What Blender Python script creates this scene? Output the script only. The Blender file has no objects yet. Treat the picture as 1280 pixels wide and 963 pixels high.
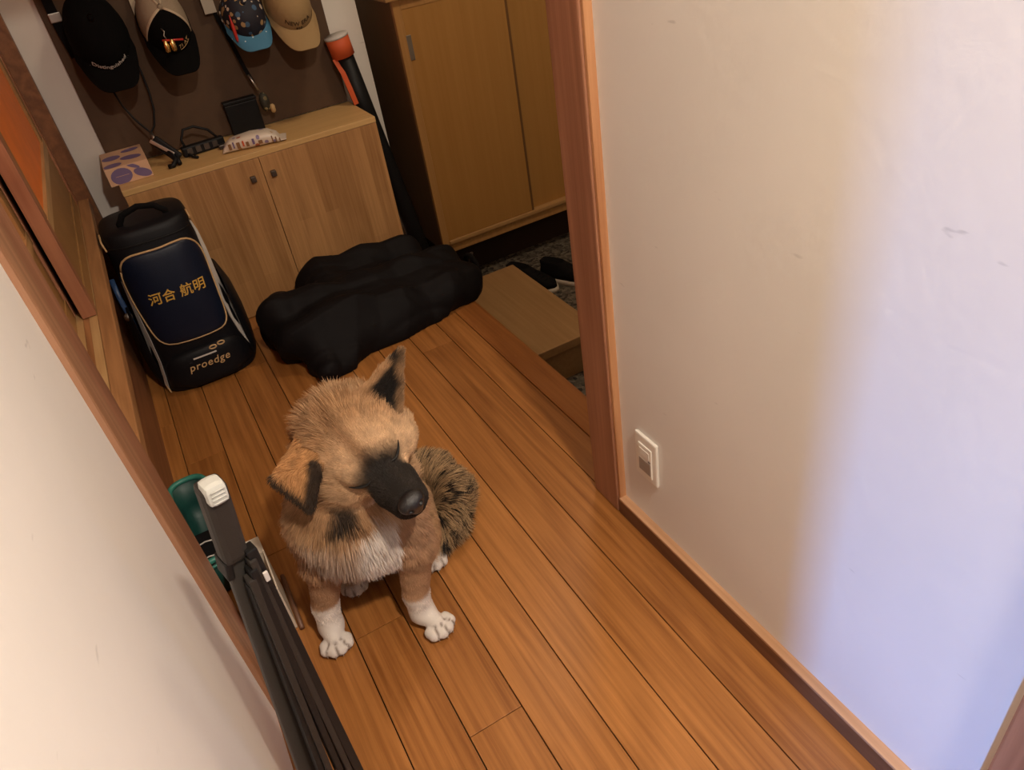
import bpy, bmesh, math, random
import numpy as np
from mathutils import Vector, Matrix

random.seed(7)
rng = np.random.default_rng(11)
scene = bpy.context.scene
COL = scene.collection

# ------------------------------------------------------------------ camera
CAM_H, YAW, PITCH, ROLL, FPX = 1.33, math.radians(-23.21), math.radians(36.185), math.radians(-10.02), 930.0
_fw = Vector((-math.sin(YAW) * math.cos(PITCH), math.cos(YAW) * math.cos(PITCH), -math.sin(PITCH)))
_rt = Vector((math.cos(YAW), math.sin(YAW), 0))
_up = _rt.cross(_fw)
_r2 = _rt * math.cos(ROLL) + _up * math.sin(ROLL)
_u2 = _up * math.cos(ROLL) - _rt * math.sin(ROLL)
cd = bpy.data.cameras.new('camera')
cd.sensor_fit = 'HORIZONTAL'; cd.sensor_width = 36.0; cd.lens = FPX / 1280 * 36.0
cd.clip_start = 0.02
cam = bpy.data.objects.new('camera', cd); COL.objects.link(cam)
M = Matrix((( _r2.x, _u2.x, -_fw.x, 0), (_r2.y, _u2.y, -_fw.y, 0), (_r2.z, _u2.z, -_fw.z, CAM_H), (0, 0, 0, 1)))
cam.matrix_world = M
scene.camera = cam

# ------------------------------------------------------------------ world, lights, exposure
world = bpy.data.worlds.new('world'); scene.world = world; world.use_nodes = True
world.node_tree.nodes['Background'].inputs[0].default_value = (0.85, 0.75, 0.66, 1)
world.node_tree.nodes['Background'].inputs[1].default_value = 0.10
vs = scene.view_settings
vs.view_transform = 'Standard'; vs.look = 'None'; vs.exposure = 0.0; vs.gamma = 1.0; vs.use_curve_mapping = False

def area_light(name, loc, target, sx, sy, power, color, shape='RECTANGLE'):
    ld = bpy.data.lights.new(name, 'AREA'); ld.shape = shape; ld.size = sx; ld.size_y = sy
    ld.energy = power; ld.color = color
    o = bpy.data.objects.new(name, ld); COL.objects.link(o)
    o.location = loc
    o.rotation_euler = (Vector(target) - Vector(loc)).to_track_quat('-Z', 'Y').to_euler()
    return o
# round ceiling lamp of the corridor, behind the photographer
area_light('ceiling_lamp_light', (0.46, -0.32, 2.30), (0.46, -0.32, 0), 0.12, 0.12, 48, (1.0, 0.87, 0.73), 'DISK')
# daylight coming out of the doorway at the photographer's left
area_light('doorway_daylight', (-1.20, -0.92, 0.50), (0.69, 0.30, 0.22), 0.09, 0.5, 8.5, (0.16, 0.40, 1.0)).data.spread = math.radians(75)
# dim warm fill light added to brighten the entry, no lamp there
area_light('entry_fill_light', (1.25, 1.85, 2.30), (1.25, 1.85, 0), 0.3, 0.3, 11, (1.0, 0.80, 0.58), 'DISK')

# ------------------------------------------------------------------ materials
def new_mat(name):
    m = bpy.data.materials.new(name); m.use_nodes = True
    nt = m.node_tree; b = nt.nodes['Principled BSDF']
    return m, nt, b

def plain(name, col, rough=0.6, metal=0.0, bump=0.0, bscale=200.0, spec=0.5, var=0.0):
    m, nt, b = new_mat(name)
    b.inputs['Base Color'].default_value = (*col, 1); b.inputs['Roughness'].default_value = rough
    b.inputs['Metallic'].default_value = metal; b.inputs['Specular IOR Level'].default_value = spec
    if bump or var:
        tc = nt.nodes.new('ShaderNodeTexCoord'); n = nt.nodes.new('ShaderNodeTexNoise')
        n.inputs['Scale'].default_value = bscale; n.inputs['Detail'].default_value = 4
        nt.links.new(tc.outputs['Object'], n.inputs['Vector'])
        if bump:
            bp = nt.nodes.new('ShaderNodeBump'); bp.inputs['Strength'].default_value = bump; bp.inputs['Distance'].default_value = 0.002
            nt.links.new(n.outputs['Fac'], bp.inputs['Height']); nt.links.new(bp.outputs['Normal'], b.inputs['Normal'])
        if var:
            r = nt.nodes.new('ShaderNodeValToRGB')
            r.color_ramp.elements[0].position = 0.3; r.color_ramp.elements[1].position = 0.7
            r.color_ramp.elements[0].color = (*[c * (1 - var) for c in col], 1)
            r.color_ramp.elements[1].color = (*[min(1, c * (1 + var)) for c in col], 1)
            nt.links.new(n.outputs['Fac'], r.inputs['Fac']); nt.links.new(r.outputs['Color'], b.inputs['Base Color'])
    return m

def wood(name, dark, light, axis='Y', fine=1.0, rough=0.4, ring=0.5, rand=0.25, staves=None, wear=0.0, spec=0.5):
    m, nt, b = new_mat(name); N = nt.nodes.new; L = nt.links.new
    tc = N('ShaderNodeTexCoord'); oi = N('ShaderNodeObjectInfo')
    mul = N('ShaderNodeVectorMath'); mul.operation = 'SCALE'; mul.inputs[0].default_value = (7.3, 11.7, 5.1)
    L(oi.outputs['Random'], mul.inputs['Scale'])
    add = N('ShaderNodeVectorMath'); add.operation = 'ADD'
    L(tc.outputs['Object'], add.inputs[0]); L(mul.outputs[0], add.inputs[1])
    def mapped(s_across, s_along):
        mp = N('ShaderNodeMapping')
        s = [s_across] * 3; s['XYZ'.index(axis)] = s_along
        mp.inputs['Scale'].default_value = s; L(add.outputs[0], mp.inputs['Vector']); return mp
    m1 = mapped(95 * fine, 2.2 * fine); n1 = N('ShaderNodeTexNoise'); n1.inputs['Scale'].default_value = 1; n1.inputs['Detail'].default_value = 5
    n1.inputs['Roughness'].default_value = 0.65; L(m1.outputs[0], n1.inputs['Vector'])
    m2 = mapped(9 * fine, 0.9 * fine); n2 = N('ShaderNodeTexNoise'); n2.inputs['Scale'].default_value = 1; n2.inputs['Detail'].default_value = 1.5
    L(m2.outputs[0], n2.inputs['Vector'])
    sn = N('ShaderNodeMath'); sn.operation = 'MULTIPLY'; sn.inputs[1].default_value = 46; L(n2.outputs['Fac'], sn.inputs[0])
    si = N('ShaderNodeMath'); si.operation = 'SINE'; L(sn.outputs[0], si.inputs[0])
    si2 = N('ShaderNodeMath'); si2.operation = 'MULTIPLY_ADD'; si2.inputs[1].default_value = 0.5 * ring; si2.inputs[2].default_value = 0.0
    L(si.outputs[0], si2.inputs[0])
    mx = N('ShaderNodeMath'); mx.operation = 'ADD'; L(n1.outputs['Fac'], mx.inputs[0]); L(si2.outputs[0], mx.inputs[1])
    rd = N('ShaderNodeMath'); rd.operation = 'MULTIPLY_ADD'; rd.inputs[1].default_value = rand; rd.inputs[2].default_value = -rand / 2
    L(oi.outputs['Random'], rd.inputs[0])
    tot = N('ShaderNodeMath'); tot.operation = 'ADD'; L(mx.outputs[0], tot.inputs[0]); L(rd.outputs[0], tot.inputs[1])
    last = tot.outputs[0]
    if staves:
        mp = N('ShaderNodeMapping'); mp.inputs['Rotation'].default_value = staves['rot']; L(tc.outputs['Object'], mp.inputs['Vector'])
        br = N('ShaderNodeTexBrick'); br.inputs['Scale'].default_value = 1.0; br.inputs['Mortar Size'].default_value = 0.0
        br.inputs['Brick Width'].default_value = staves['len']; br.inputs['Row Height'].default_value = staves['w']
        br.inputs['Color1'].default_value = (0, 0, 0, 1); br.inputs['Color2'].default_value = (1, 1, 1, 1); br.inputs['Bias'].default_value = 0.0
        br.offset = 0.37
        L(mp.outputs[0], br.inputs['Vector'])
        ba = N('ShaderNodeMath'); ba.operation = 'MULTIPLY_ADD'; ba.inputs[1].default_value = staves['amt']; ba.inputs[2].default_value = -staves['amt'] / 2
        L(br.outputs['Color'], ba.inputs[0])
        t2 = N('ShaderNodeMath'); t2.operation = 'ADD'; L(last, t2.inputs[0]); L(ba.outputs[0], t2.inputs[1]); last = t2.outputs[0]
    r = N('ShaderNodeValToRGB'); r.color_ramp.elements[0].position = 0.18; r.color_ramp.elements[1].position = 0.82
    r.color_ramp.elements[0].color = (*dark, 1); r.color_ramp.elements[1].color = (*light, 1)
    L(last, r.inputs['Fac']); col = r.outputs['Color']
    if wear:   # pale scuffs
        m3 = mapped(30, 8); n3 = N('ShaderNodeTexNoise'); n3.inputs['Scale'].default_value = 2.2; n3.inputs['Detail'].default_value = 6
        L(m3.outputs[0], n3.inputs['Vector'])
        r3 = N('ShaderNodeValToRGB'); r3.color_ramp.elements[0].position = 0.70; r3.color_ramp.elements[1].position = 0.80
        r3.color_ramp.elements[1].color = (wear, wear, wear, 1)
        L(n3.outputs['Fac'], r3.inputs['Fac'])
        mc = N('ShaderNodeMix'); mc.data_type = 'RGBA'; mc.inputs['B'].default_value = (*[min(1, c * 1.5 + 0.05) for c in light], 1)
        L(r3.outputs['Color'], mc.inputs['Factor']); L(col, mc.inputs['A']); col = mc.outputs['Result']
    L(col, b.inputs['Base Color'])
    b.inputs['Roughness'].default_value = rough; b.inputs['Specular IOR Level'].default_value = spec
    bp = N('ShaderNodeBump'); bp.inputs['Strength'].default_value = 0.12; bp.inputs['Distance'].default_value = 0.002
    L(n1.outputs['Fac'], bp.inputs['Height']); L(bp.outputs['Normal'], b.inputs['Normal'])
    return m

def plaster(name, col):
    m, nt, b = new_mat(name); N = nt.nodes.new; L = nt.links.new
    tc = N('ShaderNodeTexCoord')
    n = N('ShaderNodeTexNoise'); n.inputs['Scale'].default_value = 3.0; n.inputs['Detail'].default_value = 6; L(tc.outputs['Object'], n.inputs['Vector'])
    r = N('ShaderNodeValToRGB'); r.color_ramp.elements[0].position = 0.35; r.color_ramp.elements[1].position = 0.65
    r.color_ramp.elements[0].color = (*[c * 0.95 for c in col], 1); r.color_ramp.elements[1].color = (*col, 1)
    L(n.outputs['Fac'], r.inputs['Fac'])
    # thin scuff marks
    mp = N('ShaderNodeMapping'); mp.inputs['Scale'].default_value = (6, 9, 30); mp.inputs['Rotation'].default_value = (0.5, 0, 0); L(tc.outputs['Object'], mp.inputs['Vector'])
    n3 = N('ShaderNodeTexNoise'); n3.inputs['Scale'].default_value = 1.3; n3.inputs['Detail'].default_value = 3; L(mp.outputs[0], n3.inputs['Vector'])
    r3 = N('ShaderNodeValToRGB'); r3.color_ramp.elements[0].position = 0.715; r3.color_ramp.elements[1].position = 0.755
    r3.color_ramp.elements[1].color = (0.35, 0.35, 0.35, 1); L(n3.outputs['Fac'], r3.inputs['Fac'])
    mc = N('ShaderNodeMix'); mc.data_type = 'RGBA'; mc.inputs['B'].default_value = (0.34, 0.31, 0.28, 1)
    L(r3.outputs['Color'], mc.inputs['Factor']); L(r.outputs['Color'], mc.inputs['A']); L(mc.outputs['Result'], b.inputs['Base Color'])
    b.inputs['Roughness'].default_value = 0.55; b.inputs['Specular IOR Level'].default_value = 0.3
    n2 = N('ShaderNodeTexNoise'); n2.inputs['Scale'].default_value = 45; n2.inputs['Detail'].default_value = 5; L(tc.outputs['Object'], n2.inputs['Vector'])
    bp = N('ShaderNodeBump'); bp.inputs['Strength'].default_value = 0.18; bp.inputs['Distance'].default_value = 0.003
    L(n2.outputs['Fac'], bp.inputs['Height']); L(bp.outputs['Normal'], b.inputs['Normal'])
    return m

def gravel(name):
    m, nt, b = new_mat(name); N = nt.nodes.new; L = nt.links.new
    tc = N('ShaderNodeTexCoord'); v = N('ShaderNodeTexVoronoi'); v.inputs['Scale'].default_value = 75; L(tc.outputs['Object'], v.inputs['Vector'])
    r = N('ShaderNodeValToRGB'); r.color_ramp.elements[0].color = (0.015, 0.012, 0.009, 1); r.color_ramp.elements[1].color = (0.20, 0.165, 0.12, 1)
    sep = N('ShaderNodeSeparateColor'); L(v.outputs['Color'], sep.inputs[0]); L(sep.outputs[0], r.inputs['Fac']); L(r.outputs['Color'], b.inputs['Base Color'])
    bp = N('ShaderNodeBump'); bp.inputs['Strength'].default_value = 0.8; bp.inputs['Distance'].default_value = 0.005; bp.invert = True
    L(v.outputs['Distance'], bp.inputs['Height']); L(bp.outputs['Normal'], b.inputs['Normal'])
    b.inputs['Roughness'].default_value = 0.7
    return m

def attr_mat(name, attr='col', rough=0.75, spec=0.25):
    m, nt, b = new_mat(name)
    a = nt.nodes.new('ShaderNodeAttribute'); a.attribute_name = attr; a.attribute_type = 'GEOMETRY'
    nt.links.new(a.outputs['Color'], b.inputs['Base Color'])
    b.inputs['Roughness'].default_value = rough; b.inputs['Specular IOR Level'].default_value = spec
    return m

def spotted(name, base, spots, scale, thr=0.25, rough=0.7, rnd=1.0):
    """base colour with voronoi spots"""
    m, nt, b = new_mat(name); N = nt.nodes.new; L = nt.links.new
    tc = N('ShaderNodeTexCoord'); v = N('ShaderNodeTexVoronoi'); v.inputs['Scale'].default_value = scale; v.inputs['Randomness'].default_value = rnd
    L(tc.outputs['Object'], v.inputs['Vector'])
    lt = N('ShaderNodeMath'); lt.operation = 'LESS_THAN'; lt.inputs[1].default_value = thr; L(v.outputs['Distance'], lt.inputs[0])
    sep = N('ShaderNodeSeparateColor'); L(v.outputs['Color'], sep.inputs[0])
    r = N('ShaderNodeValToRGB'); r.color_ramp.interpolation = 'CONSTANT'
    while len(r.color_ramp.elements) < len(spots): r.color_ramp.elements.new(0.5)
    for i, c in enumerate(spots):
        r.color_ramp.elements[i].position = i / len(spots); r.color_ramp.elements[i].color = (*c, 1)
    L(sep.outputs[0], r.inputs['Fac'])
    mc = N('ShaderNodeMix'); mc.data_type = 'RGBA'; mc.inputs['A'].default_value = (*base, 1)
    L(lt.outputs[0], mc.inputs['Factor']); L(r.outputs['Color'], mc.inputs['B']); L(mc.outputs['Result'], b.inputs['Base Color'])
    b.inputs['Roughness'].default_value = rough
    return m

PI = math.pi
MAT = dict(
    wall=plaster('white_plaster', (0.79, 0.745, 0.685)),
    ceiling=plain('ceiling_board', (0.8, 0.76, 0.7), 0.8),
    plank=wood('floor_plank_wood', (0.20, 0.068, 0.014), (0.46, 0.19, 0.05), 'Y', 1.0, 0.36, 0.13, 0.22, wear=0.15),
    subfloor=plain('subfloor_dark', (0.03, 0.012, 0.004), 0.9),
    kamachi=wood('entry_edge_wood', (0.22, 0.072, 0.016), (0.38, 0.145, 0.038), 'Y', 1.0, 0.32, 0.2, 0.1, wear=0.2),
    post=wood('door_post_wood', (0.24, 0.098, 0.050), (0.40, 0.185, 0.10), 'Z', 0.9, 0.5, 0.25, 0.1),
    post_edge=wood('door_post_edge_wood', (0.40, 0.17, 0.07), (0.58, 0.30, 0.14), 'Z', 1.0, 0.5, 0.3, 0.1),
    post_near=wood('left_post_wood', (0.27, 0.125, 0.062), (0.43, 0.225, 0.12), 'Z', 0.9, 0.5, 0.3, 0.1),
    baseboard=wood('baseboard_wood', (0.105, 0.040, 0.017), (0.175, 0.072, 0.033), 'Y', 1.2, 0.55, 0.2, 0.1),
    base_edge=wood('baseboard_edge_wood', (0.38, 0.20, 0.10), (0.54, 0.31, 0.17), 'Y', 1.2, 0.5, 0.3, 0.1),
    sill=wood('sill_wood', (0.28, 0.125, 0.045), (0.44, 0.215, 0.085), 'Y', 1.6, 0.5, 0.22, 0.1),
    sill_light=wood('sill_track_light_wood', (0.42, 0.23, 0.09), (0.58, 0.36, 0.16), 'Y', 1.2, 0.45, 0.3, 0.1),
    sill_dark=wood('sill_track_dark_wood', (0.22, 0.085, 0.03), (0.40, 0.175, 0.065), 'Y', 1.6, 0.5, 0.4, 0.1),
    riser=wood('riser_wood', (0.17, 0.065, 0.026), (0.28, 0.115, 0.045), 'Y', 1.0, 0.5, 0.4, 0.1),
    stile=wood('door_stile_wood', (0.26, 0.095, 0.045), (0.40, 0.17, 0.085), 'Z', 1.2, 0.45, 0.3, 0.1),
    door_panel=plain('door_panel_tan', (0.34, 0.175, 0.058), 0.5, var=0.08, bscale=8),
    door_orange=plain('door_panel_orange', (0.86, 0.21, 0.028), 0.45, var=0.08, bscale=12),
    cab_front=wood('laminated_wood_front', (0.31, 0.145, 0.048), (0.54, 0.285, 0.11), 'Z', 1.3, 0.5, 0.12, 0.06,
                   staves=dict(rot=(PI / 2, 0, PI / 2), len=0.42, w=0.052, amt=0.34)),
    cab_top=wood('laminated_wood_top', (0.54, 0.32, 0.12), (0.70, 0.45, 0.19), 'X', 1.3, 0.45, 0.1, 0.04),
    shoe_front=wood('sliding_door_veneer', (0.45, 0.225, 0.055), (0.53, 0.28, 0.078), 'Z', 0.5, 0.40, 0.05, 0.05),
    shoe_frame=wood('sliding_frame_wood', (0.44, 0.23, 0.07), (0.58, 0.32, 0.11), 'Z', 1.0, 0.4, 0.1, 0.05),
    shoe_rail=wood('sliding_rail_wood', (0.46, 0.25, 0.09), (0.60, 0.36, 0.15), 'X', 1.0, 0.35, 0.1, 0.05),
    shoe_side=wood('shoe_cabinet_side', (0.16, 0.075, 0.024), (0.22, 0.11, 0.036), 'Z', 0.8, 0.5, 0.1, 0.05),
    pegboard=plain('brown_panel', (0.085, 0.045, 0.022), 0.75, var=0.06, bscale=30),
    step=wood('step_wood', (0.30, 0.165, 0.062), (0.42, 0.25, 0.105), 'Y', 0.9, 0.5, 0.1, 0.1),
    gravel=gravel('entry_gravel'),
    black=plain('black_plastic', (0.006, 0.006, 0.0065), 0.5, spec=0.25),
    blackfab=plain('black_fabric', (0.006, 0.0055, 0.006), 0.9, bump=0.4, bscale=600, spec=0.15),
    nylon=plain('black_nylon', (0.0055, 0.0043, 0.0048), 0.66, bump=0.25, bscale=70, spec=0.14),
    navy=plain('navy_coated_fabric', (0.005, 0.009, 0.024), 0.42, bump=0.15, bscale=300, spec=0.3),
    bagblack=plain('black_coated_fabric', (0.0055, 0.0055, 0.0075), 0.5, bump=0.2, bscale=300, spec=0.22),
    gold=plain('gold_piping', (0.56, 0.36, 0.17), 0.45),
    goldtext=plain('gold_embroidery', (0.62, 0.36, 0.06), 0.5),
    whitefab=plain('white_coated_fabric', (0.62, 0.58, 0.54), 0.5),
    bluelitfab=plain('blue_lit_coated_fabric', (0.03, 0.07, 0.17), 0.4),
    white=plain('white_plastic', (0.80, 0.76, 0.68), 0.35),
    slot=plain('outlet_slot', (0.10, 0.09, 0.08), 0.5),
    greycover=plain('outlet_grey_cover', (0.30, 0.25, 0.21), 0.45),
    metal=plain('brushed_metal', (0.45, 0.42, 0.38), 0.35, 1.0),
    darkmetal=plain('dark_metal', (0.12, 0.10, 0.085), 0.4, 0.8),
    brass=plain('brass_metal', (0.85, 0.62, 0.25), 0.25, 1.0),
    gate=plain('dark_taupe_frame', (0.034, 0.031, 0.027), 0.45, spec=0.35),
    gatehood=plain('dark_taupe_plastic', (0.026, 0.021, 0.017), 0.5, spec=0.3, bump=0.1, bscale=500),
    gateb=plain('black_frame', (0.0075, 0.0065, 0.006), 0.5, spec=0.3),
    greybtn=plain('grey_button', (0.50, 0.50, 0.46), 0.45),
    teal=plain('teal_plastic', (0.035, 0.19, 0.145), 0.4),
    tealdark=plain('dark_teal_plastic', (0.008, 0.055, 0.045), 0.5),
    cream=plain('cream_card', (0.62, 0.53, 0.42), 0.6),
    creamin=plain('cream_card_inside', (0.42, 0.34, 0.25), 0.7),
    brownstick=plain('brown_stick', (0.16, 0.07, 0.035), 0.5),
    mesh=plain('tan_mesh', (0.34, 0.26, 0.18), 0.8, bump=0.8, bscale=900, var=0.25),
    meshband=plain('tan_band', (0.55, 0.44, 0.31), 0.7),
    capblack=plain('cap_black', (0.0042, 0.004, 0.004), 0.95, bump=0.3, bscale=700, spec=0.08),
    captan=plain('cap_tan', (0.36, 0.235, 0.105), 0.85, bump=0.3, bscale=700, var=0.06),
    capfloral=spotted('cap_floral', (0.012, 0.012, 0.022), [(0.012, 0.012, 0.02), (0.55, 0.46, 0.36), (0.05, 0.11, 0.2), (0.6, 0.5, 0.4), (0.42, 0.27, 0.12)], 48, 0.42),
    capblue=spotted('cap_blue', (0.055, 0.20, 0.34), [(0.055, 0.20, 0.34), (0.6, 0.7, 0.75)], 60, 0.16),
    text_white=plain('embroidery_white', (0.55, 0.5, 0.45), 0.6),
    text_brown=plain('embroidery_brown', (0.05, 0.025, 0.012), 0.7),
    text_gold=plain('embroidery_gold', (0.5, 0.33, 0.15), 0.6),
    orange=plain('orange_fabric', (0.62, 0.10, 0.025), 0.65),
    peach=plain('peach_card', (0.66, 0.41, 0.26), 0.6),
    purple=plain('purple_print', (0.17, 0.12, 0.25), 0.6),
    packet=spotted('packet_print', (0.72, 0.62, 0.52), [(0.72, 0.62, 0.52), (0.45, 0.13, 0.06), (0.72, 0.62, 0.52), (0.25, 0.2, 0.35), (0.5, 0.28, 0.08)], 42, 0.36, 0.35),
    packetbrown=plain('packet_brown', (0.24, 0.12, 0.05), 0.5),
    camo=spotted('camo_print', (0.03, 0.028, 0.018), [(0.13, 0.10, 0.04), (0.02, 0.02, 0.014), (0.3, 0.24, 0.12), (0.02, 0.02, 0.014)], 70, 0.5),
    red=plain('red_float', (0.55, 0.03, 0.02), 0.4),
    tag=plain('paper_tag', (0.42, 0.37, 0.30), 0.6),
    sole=plain('shoe_sole_white', (0.6, 0.52, 0.42), 0.6),
    shoeblack=plain('shoe_black', (0.006, 0.0055, 0.0055), 0.8, spec=0.15, bump=0.3, bscale=500),
    shoeprint=spotted('shoe_print', (0.03, 0.03, 0.03), [(0.5, 0.5, 0.48), (0.03, 0.03, 0.03), (0.5, 0.5, 0.48), (0.1, 0.1, 0.1)], 90, 0.55),
    lampwhite=plain('lamp_shade_white', (0.8, 0.78, 0.72), 0.5),
    nose=plain('dog_nose_black', (0.010, 0.009, 0.009), 0.30, bump=0.5, bscale=700, spec=0.6),
    claw=plain('claw_horn', (0.30, 0.24, 0.19), 0.4),
    eyelid=plain('eyelid_black', (0.008, 0.007, 0.006), 0.6),
    fur=attr_mat('dog_fur', 'col', 0.7, 0.25),
    skin=attr_mat('dog_coat', 'col', 0.85, 0.1),
)

# ------------------------------------------------------------------ mesh helpers
class MB:
    def __init__(s): s.v = []; s.f = []
    def add(s, vs, fs):
        o = len(s.v); s.v += [tuple(p) for p in vs]; s.f += [tuple(i + o for i in f) for f in fs]; return s
    def box(s, x0, x1, y0, y1, z0, z1, mtx=None):
        vs = [Vector((x, y, z)) for z in (z0, z1) for y in (y0, y1) for x in (x0, x1)]
        if mtx: vs = [mtx @ p for p in vs]
        return s.add(vs, [(0, 2, 3, 1), (4, 5, 7, 6), (0, 1, 5, 4), (2, 6, 7, 3), (1, 3, 7, 5), (0, 4, 6, 2)])
    def cbox(s, x0, x1, y0, y1, z0, z1, c=0.003, mtx=None):
        """box with chamfered edges (24 verts)"""
        x = (x0, x1); y = (y0, y1); z = (z0, z1); bm = bmesh.new()
        bmesh.ops.create_cube(bm, size=1.0)
        for v in bm.verts: v.co = Vector(((x0 + x1) / 2 + v.co.x * (x1 - x0), (y0 + y1) / 2 + v.co.y * (y1 - y0), (z0 + z1) / 2 + v.co.z * (z1 - z0)))
        bmesh.ops.bevel(bm, geom=bm.edges[:], offset=c, segments=2, profile=0.6, affect='EDGES')
        bm.verts.index_update()
        vs = [(mtx @ v.co) if mtx else v.co.copy() for v in bm.verts]
        fs = [tuple(v.index for v in f.verts) for f in bm.faces]; bm.free()
        return s.add(vs, fs)
    def tube(s, pts, rad, n=8, cap=True, flat=None):
        pts = [Vector(p) for p in pts]; k = len(pts)
        rads = rad if hasattr(rad, '__len__') else [rad] * k
        ref = None; vs = []
        for i, p in enumerate(pts):
            t = (pts[min(i + 1, k - 1)] - pts[max(i - 1, 0)]).normalized()
            if ref is None: ref = Vector((0, 0, 1)) if abs(t.z) < 0.9 else Vector((1, 0, 0))
            a = (ref - t * ref.dot(t)).normalized(); bb = t.cross(a); ref = a
            for j in range(n):
                th = 2 * PI * j / n
                vs.append(p + (a * math.cos(th) + bb * math.sin(th) * (flat or 1.0)) * rads[i])
        fs = [(i * n + j, i * n + (j + 1) % n, (i + 1) * n + (j + 1) % n, (i + 1) * n + j) for i in range(k - 1) for j in range(n)]
        if cap: fs += [tuple(range(n - 1, -1, -1)), tuple((k - 1) * n + j for j in range(n))]
        return s.add(vs, fs)
    def lathe(s, prof, n=24, c=(0, 0, 0), mtx=None):
        """prof: list of (r,z)"""
        vs = []
        for r, z in prof:
            for j in range(n):
                p = Vector((c[0] + r * math.cos(2 * PI * j / n), c[1] + r * math.sin(2 * PI * j / n), c[2] + z))
                vs.append(mtx @ p if mtx else p)
        k = len(prof)
        fs = [(i * n + j, i * n + (j + 1) % n, (i + 1) * n + (j + 1) % n, (i + 1) * n + j) for i in range(k - 1) for j in range(n)]
        fs += [tuple(range(n - 1, -1, -1)), tuple((k - 1) * n + j for j in range(n))]
        return s.add(vs, fs)
    def prism(s, poly, d0, d1, mtx=None):
        """poly in (x,z), extruded along y from d0 to d1"""
        n = len(poly)
        vs = [Vector((x, d0, z)) for x, z in poly] + [Vector((x, d1, z)) for x, z in poly]
        if mtx: vs = [mtx @ p for p in vs]
        fs = [tuple(range(n)), tuple(range(2 * n - 1, n - 1, -1))] + [(i, i + n, (i + 1) % n + n, (i + 1) % n) for i in range(n)]
        return s.add(vs, fs)
    def grid(s, P, closed_u=False):
        """P[i][j] grid of points"""
        a = len(P); b = len(P[0]); vs = [p for row in P for p in row]
        fs = [(i * b + j, i * b + (j + 1) % b, (i + 1) * b + (j + 1) % b, (i + 1) * b + j)
              for i in range(a - 1) for j in range(b if closed_u else b - 1)]
        return s.add(vs, fs)
    def mesh(s, name):
        me = bpy.data.meshes.new(name); me.from_pydata([tuple(p) for p in s.v], [], s.f); me.update()
        bm = bmesh.new(); bm.from_mesh(me); bmesh.ops.recalc_face_normals(bm, faces=bm.faces[:]); bm.to_mesh(me); bm.free()
        return me
    def build(s, name, mat, parent=None, smooth=False, origin=None):
        if origin is not None:
            o3 = Vector(origin); s.v = [tuple(Vector(p) - o3) for p in s.v]
        me = s.mesh(name)
        return link(name, me, mat, parent, smooth, origin)

def link(name, me, mat, parent=None, smooth=False, origin=None):
    if mat is not None: me.materials.append(MAT[mat] if isinstance(mat, str) else mat)
    if smooth: me.polygons.foreach_set('use_smooth', [True] * len(me.polygons))
    o = bpy.data.objects.new(name, me); COL.objects.link(o)
    if origin is not None: o.location = origin
    if parent is not None: attach(o, parent)
    return o

def attach(o, parent):
    """parent keeping world placement; o.location is given in world space (parents are never rotated)"""
    base = Vector((0, 0, 0)); p = parent
    while p is not None: base += p.location; p = p.parent
    o.parent = parent; o.location = Vector(o.location) - base
    return o

def tag(o, label=None, cat=None, group=None, kind=None):
    if label: o['label'] = label
    if cat: o['category'] = cat
    if group: o['group'] = group
    if kind: o['kind'] = kind
    return o

def empty(name, loc=(0, 0, 0)):
    o = bpy.data.objects.new(name, None); COL.objects.link(o); o.location = loc; o.empty_display_size = 0.05; return o

def struct(o): o['kind'] = 'structure'; return o

def text_mesh(body, size, extrude=0.0006, bold=0.0, shear=0.0, spacing=1.0):
    cu = bpy.data.curves.new('lettering', 'FONT'); cu.body = body; cu.size = size; cu.extrude = extrude
    cu.align_x = 'CENTER'; cu.align_y = 'CENTER'; cu.offset = bold; cu.shear = shear; cu.space_character = spacing; cu.resolution_u = 3
    o = bpy.data.objects.new('lettering', cu); COL.objects.link(o)
    dg = bpy.context.evaluated_depsgraph_get(); dg.update()
    me = bpy.data.meshes.new_from_object(o.evaluated_get(dg))
    bpy.data.objects.remove(o); me.materials.clear()
    return me

# ---- signed distance fields, meshed by surface nets
def smin(a, b, k):
    h = np.clip(0.5 + 0.5 * (b - a) / k, 0, 1); return b * (1 - h) + a * h - k * h * (1 - h)
def s_caps(P, a, b, ra, rb):
    a = np.asarray(a, float); b = np.asarray(b, float); ab = b - a
    t = np.clip(((P - a) @ ab) / (ab @ ab), 0, 1)
    return np.linalg.norm(P - a - t[..., None] * ab, axis=-1) - (ra + (rb - ra) * t)
def s_ell(P, c, r, R=None):
    q = P - np.asarray(c, float)
    if R is not None: q = q @ R.T          # rows of R = local axes
    r = np.asarray(r, float); k0 = np.linalg.norm(q / r, axis=-1); k1 = np.linalg.norm(q / (r * r), axis=-1)
    return k0 * (k0 - 1.0) / np.maximum(k1, 1e-9)
def s_tri(P, a, b, c, th):
    """rounded triangle plate"""
    a, b, c = [np.asarray(q, float) for q in (a, b, c)]
    ba, cb, ac = b - a, c - b, a - c; n = np.cross(ba, ac)
    pa, pb, pc = P - a, P - b, P - c
    inside = (np.sign(pa @ np.cross(ba, n)) + np.sign(pb @ np.cross(cb, n)) + np.sign(pc @ np.cross(ac, n))) < 2
    def seg(p, e):
        t = np.clip((p @ e) / (e @ e), 0, 1); return ((p - t[..., None] * e) ** 2).sum(-1)
    d1 = np.minimum(np.minimum(seg(pa, ba), seg(pb, cb)), seg(pc, ac)); d2 = (pa @ n) ** 2 / (n @ n)
    return np.sqrt(np.where(inside, d1, d2)) - th

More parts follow.
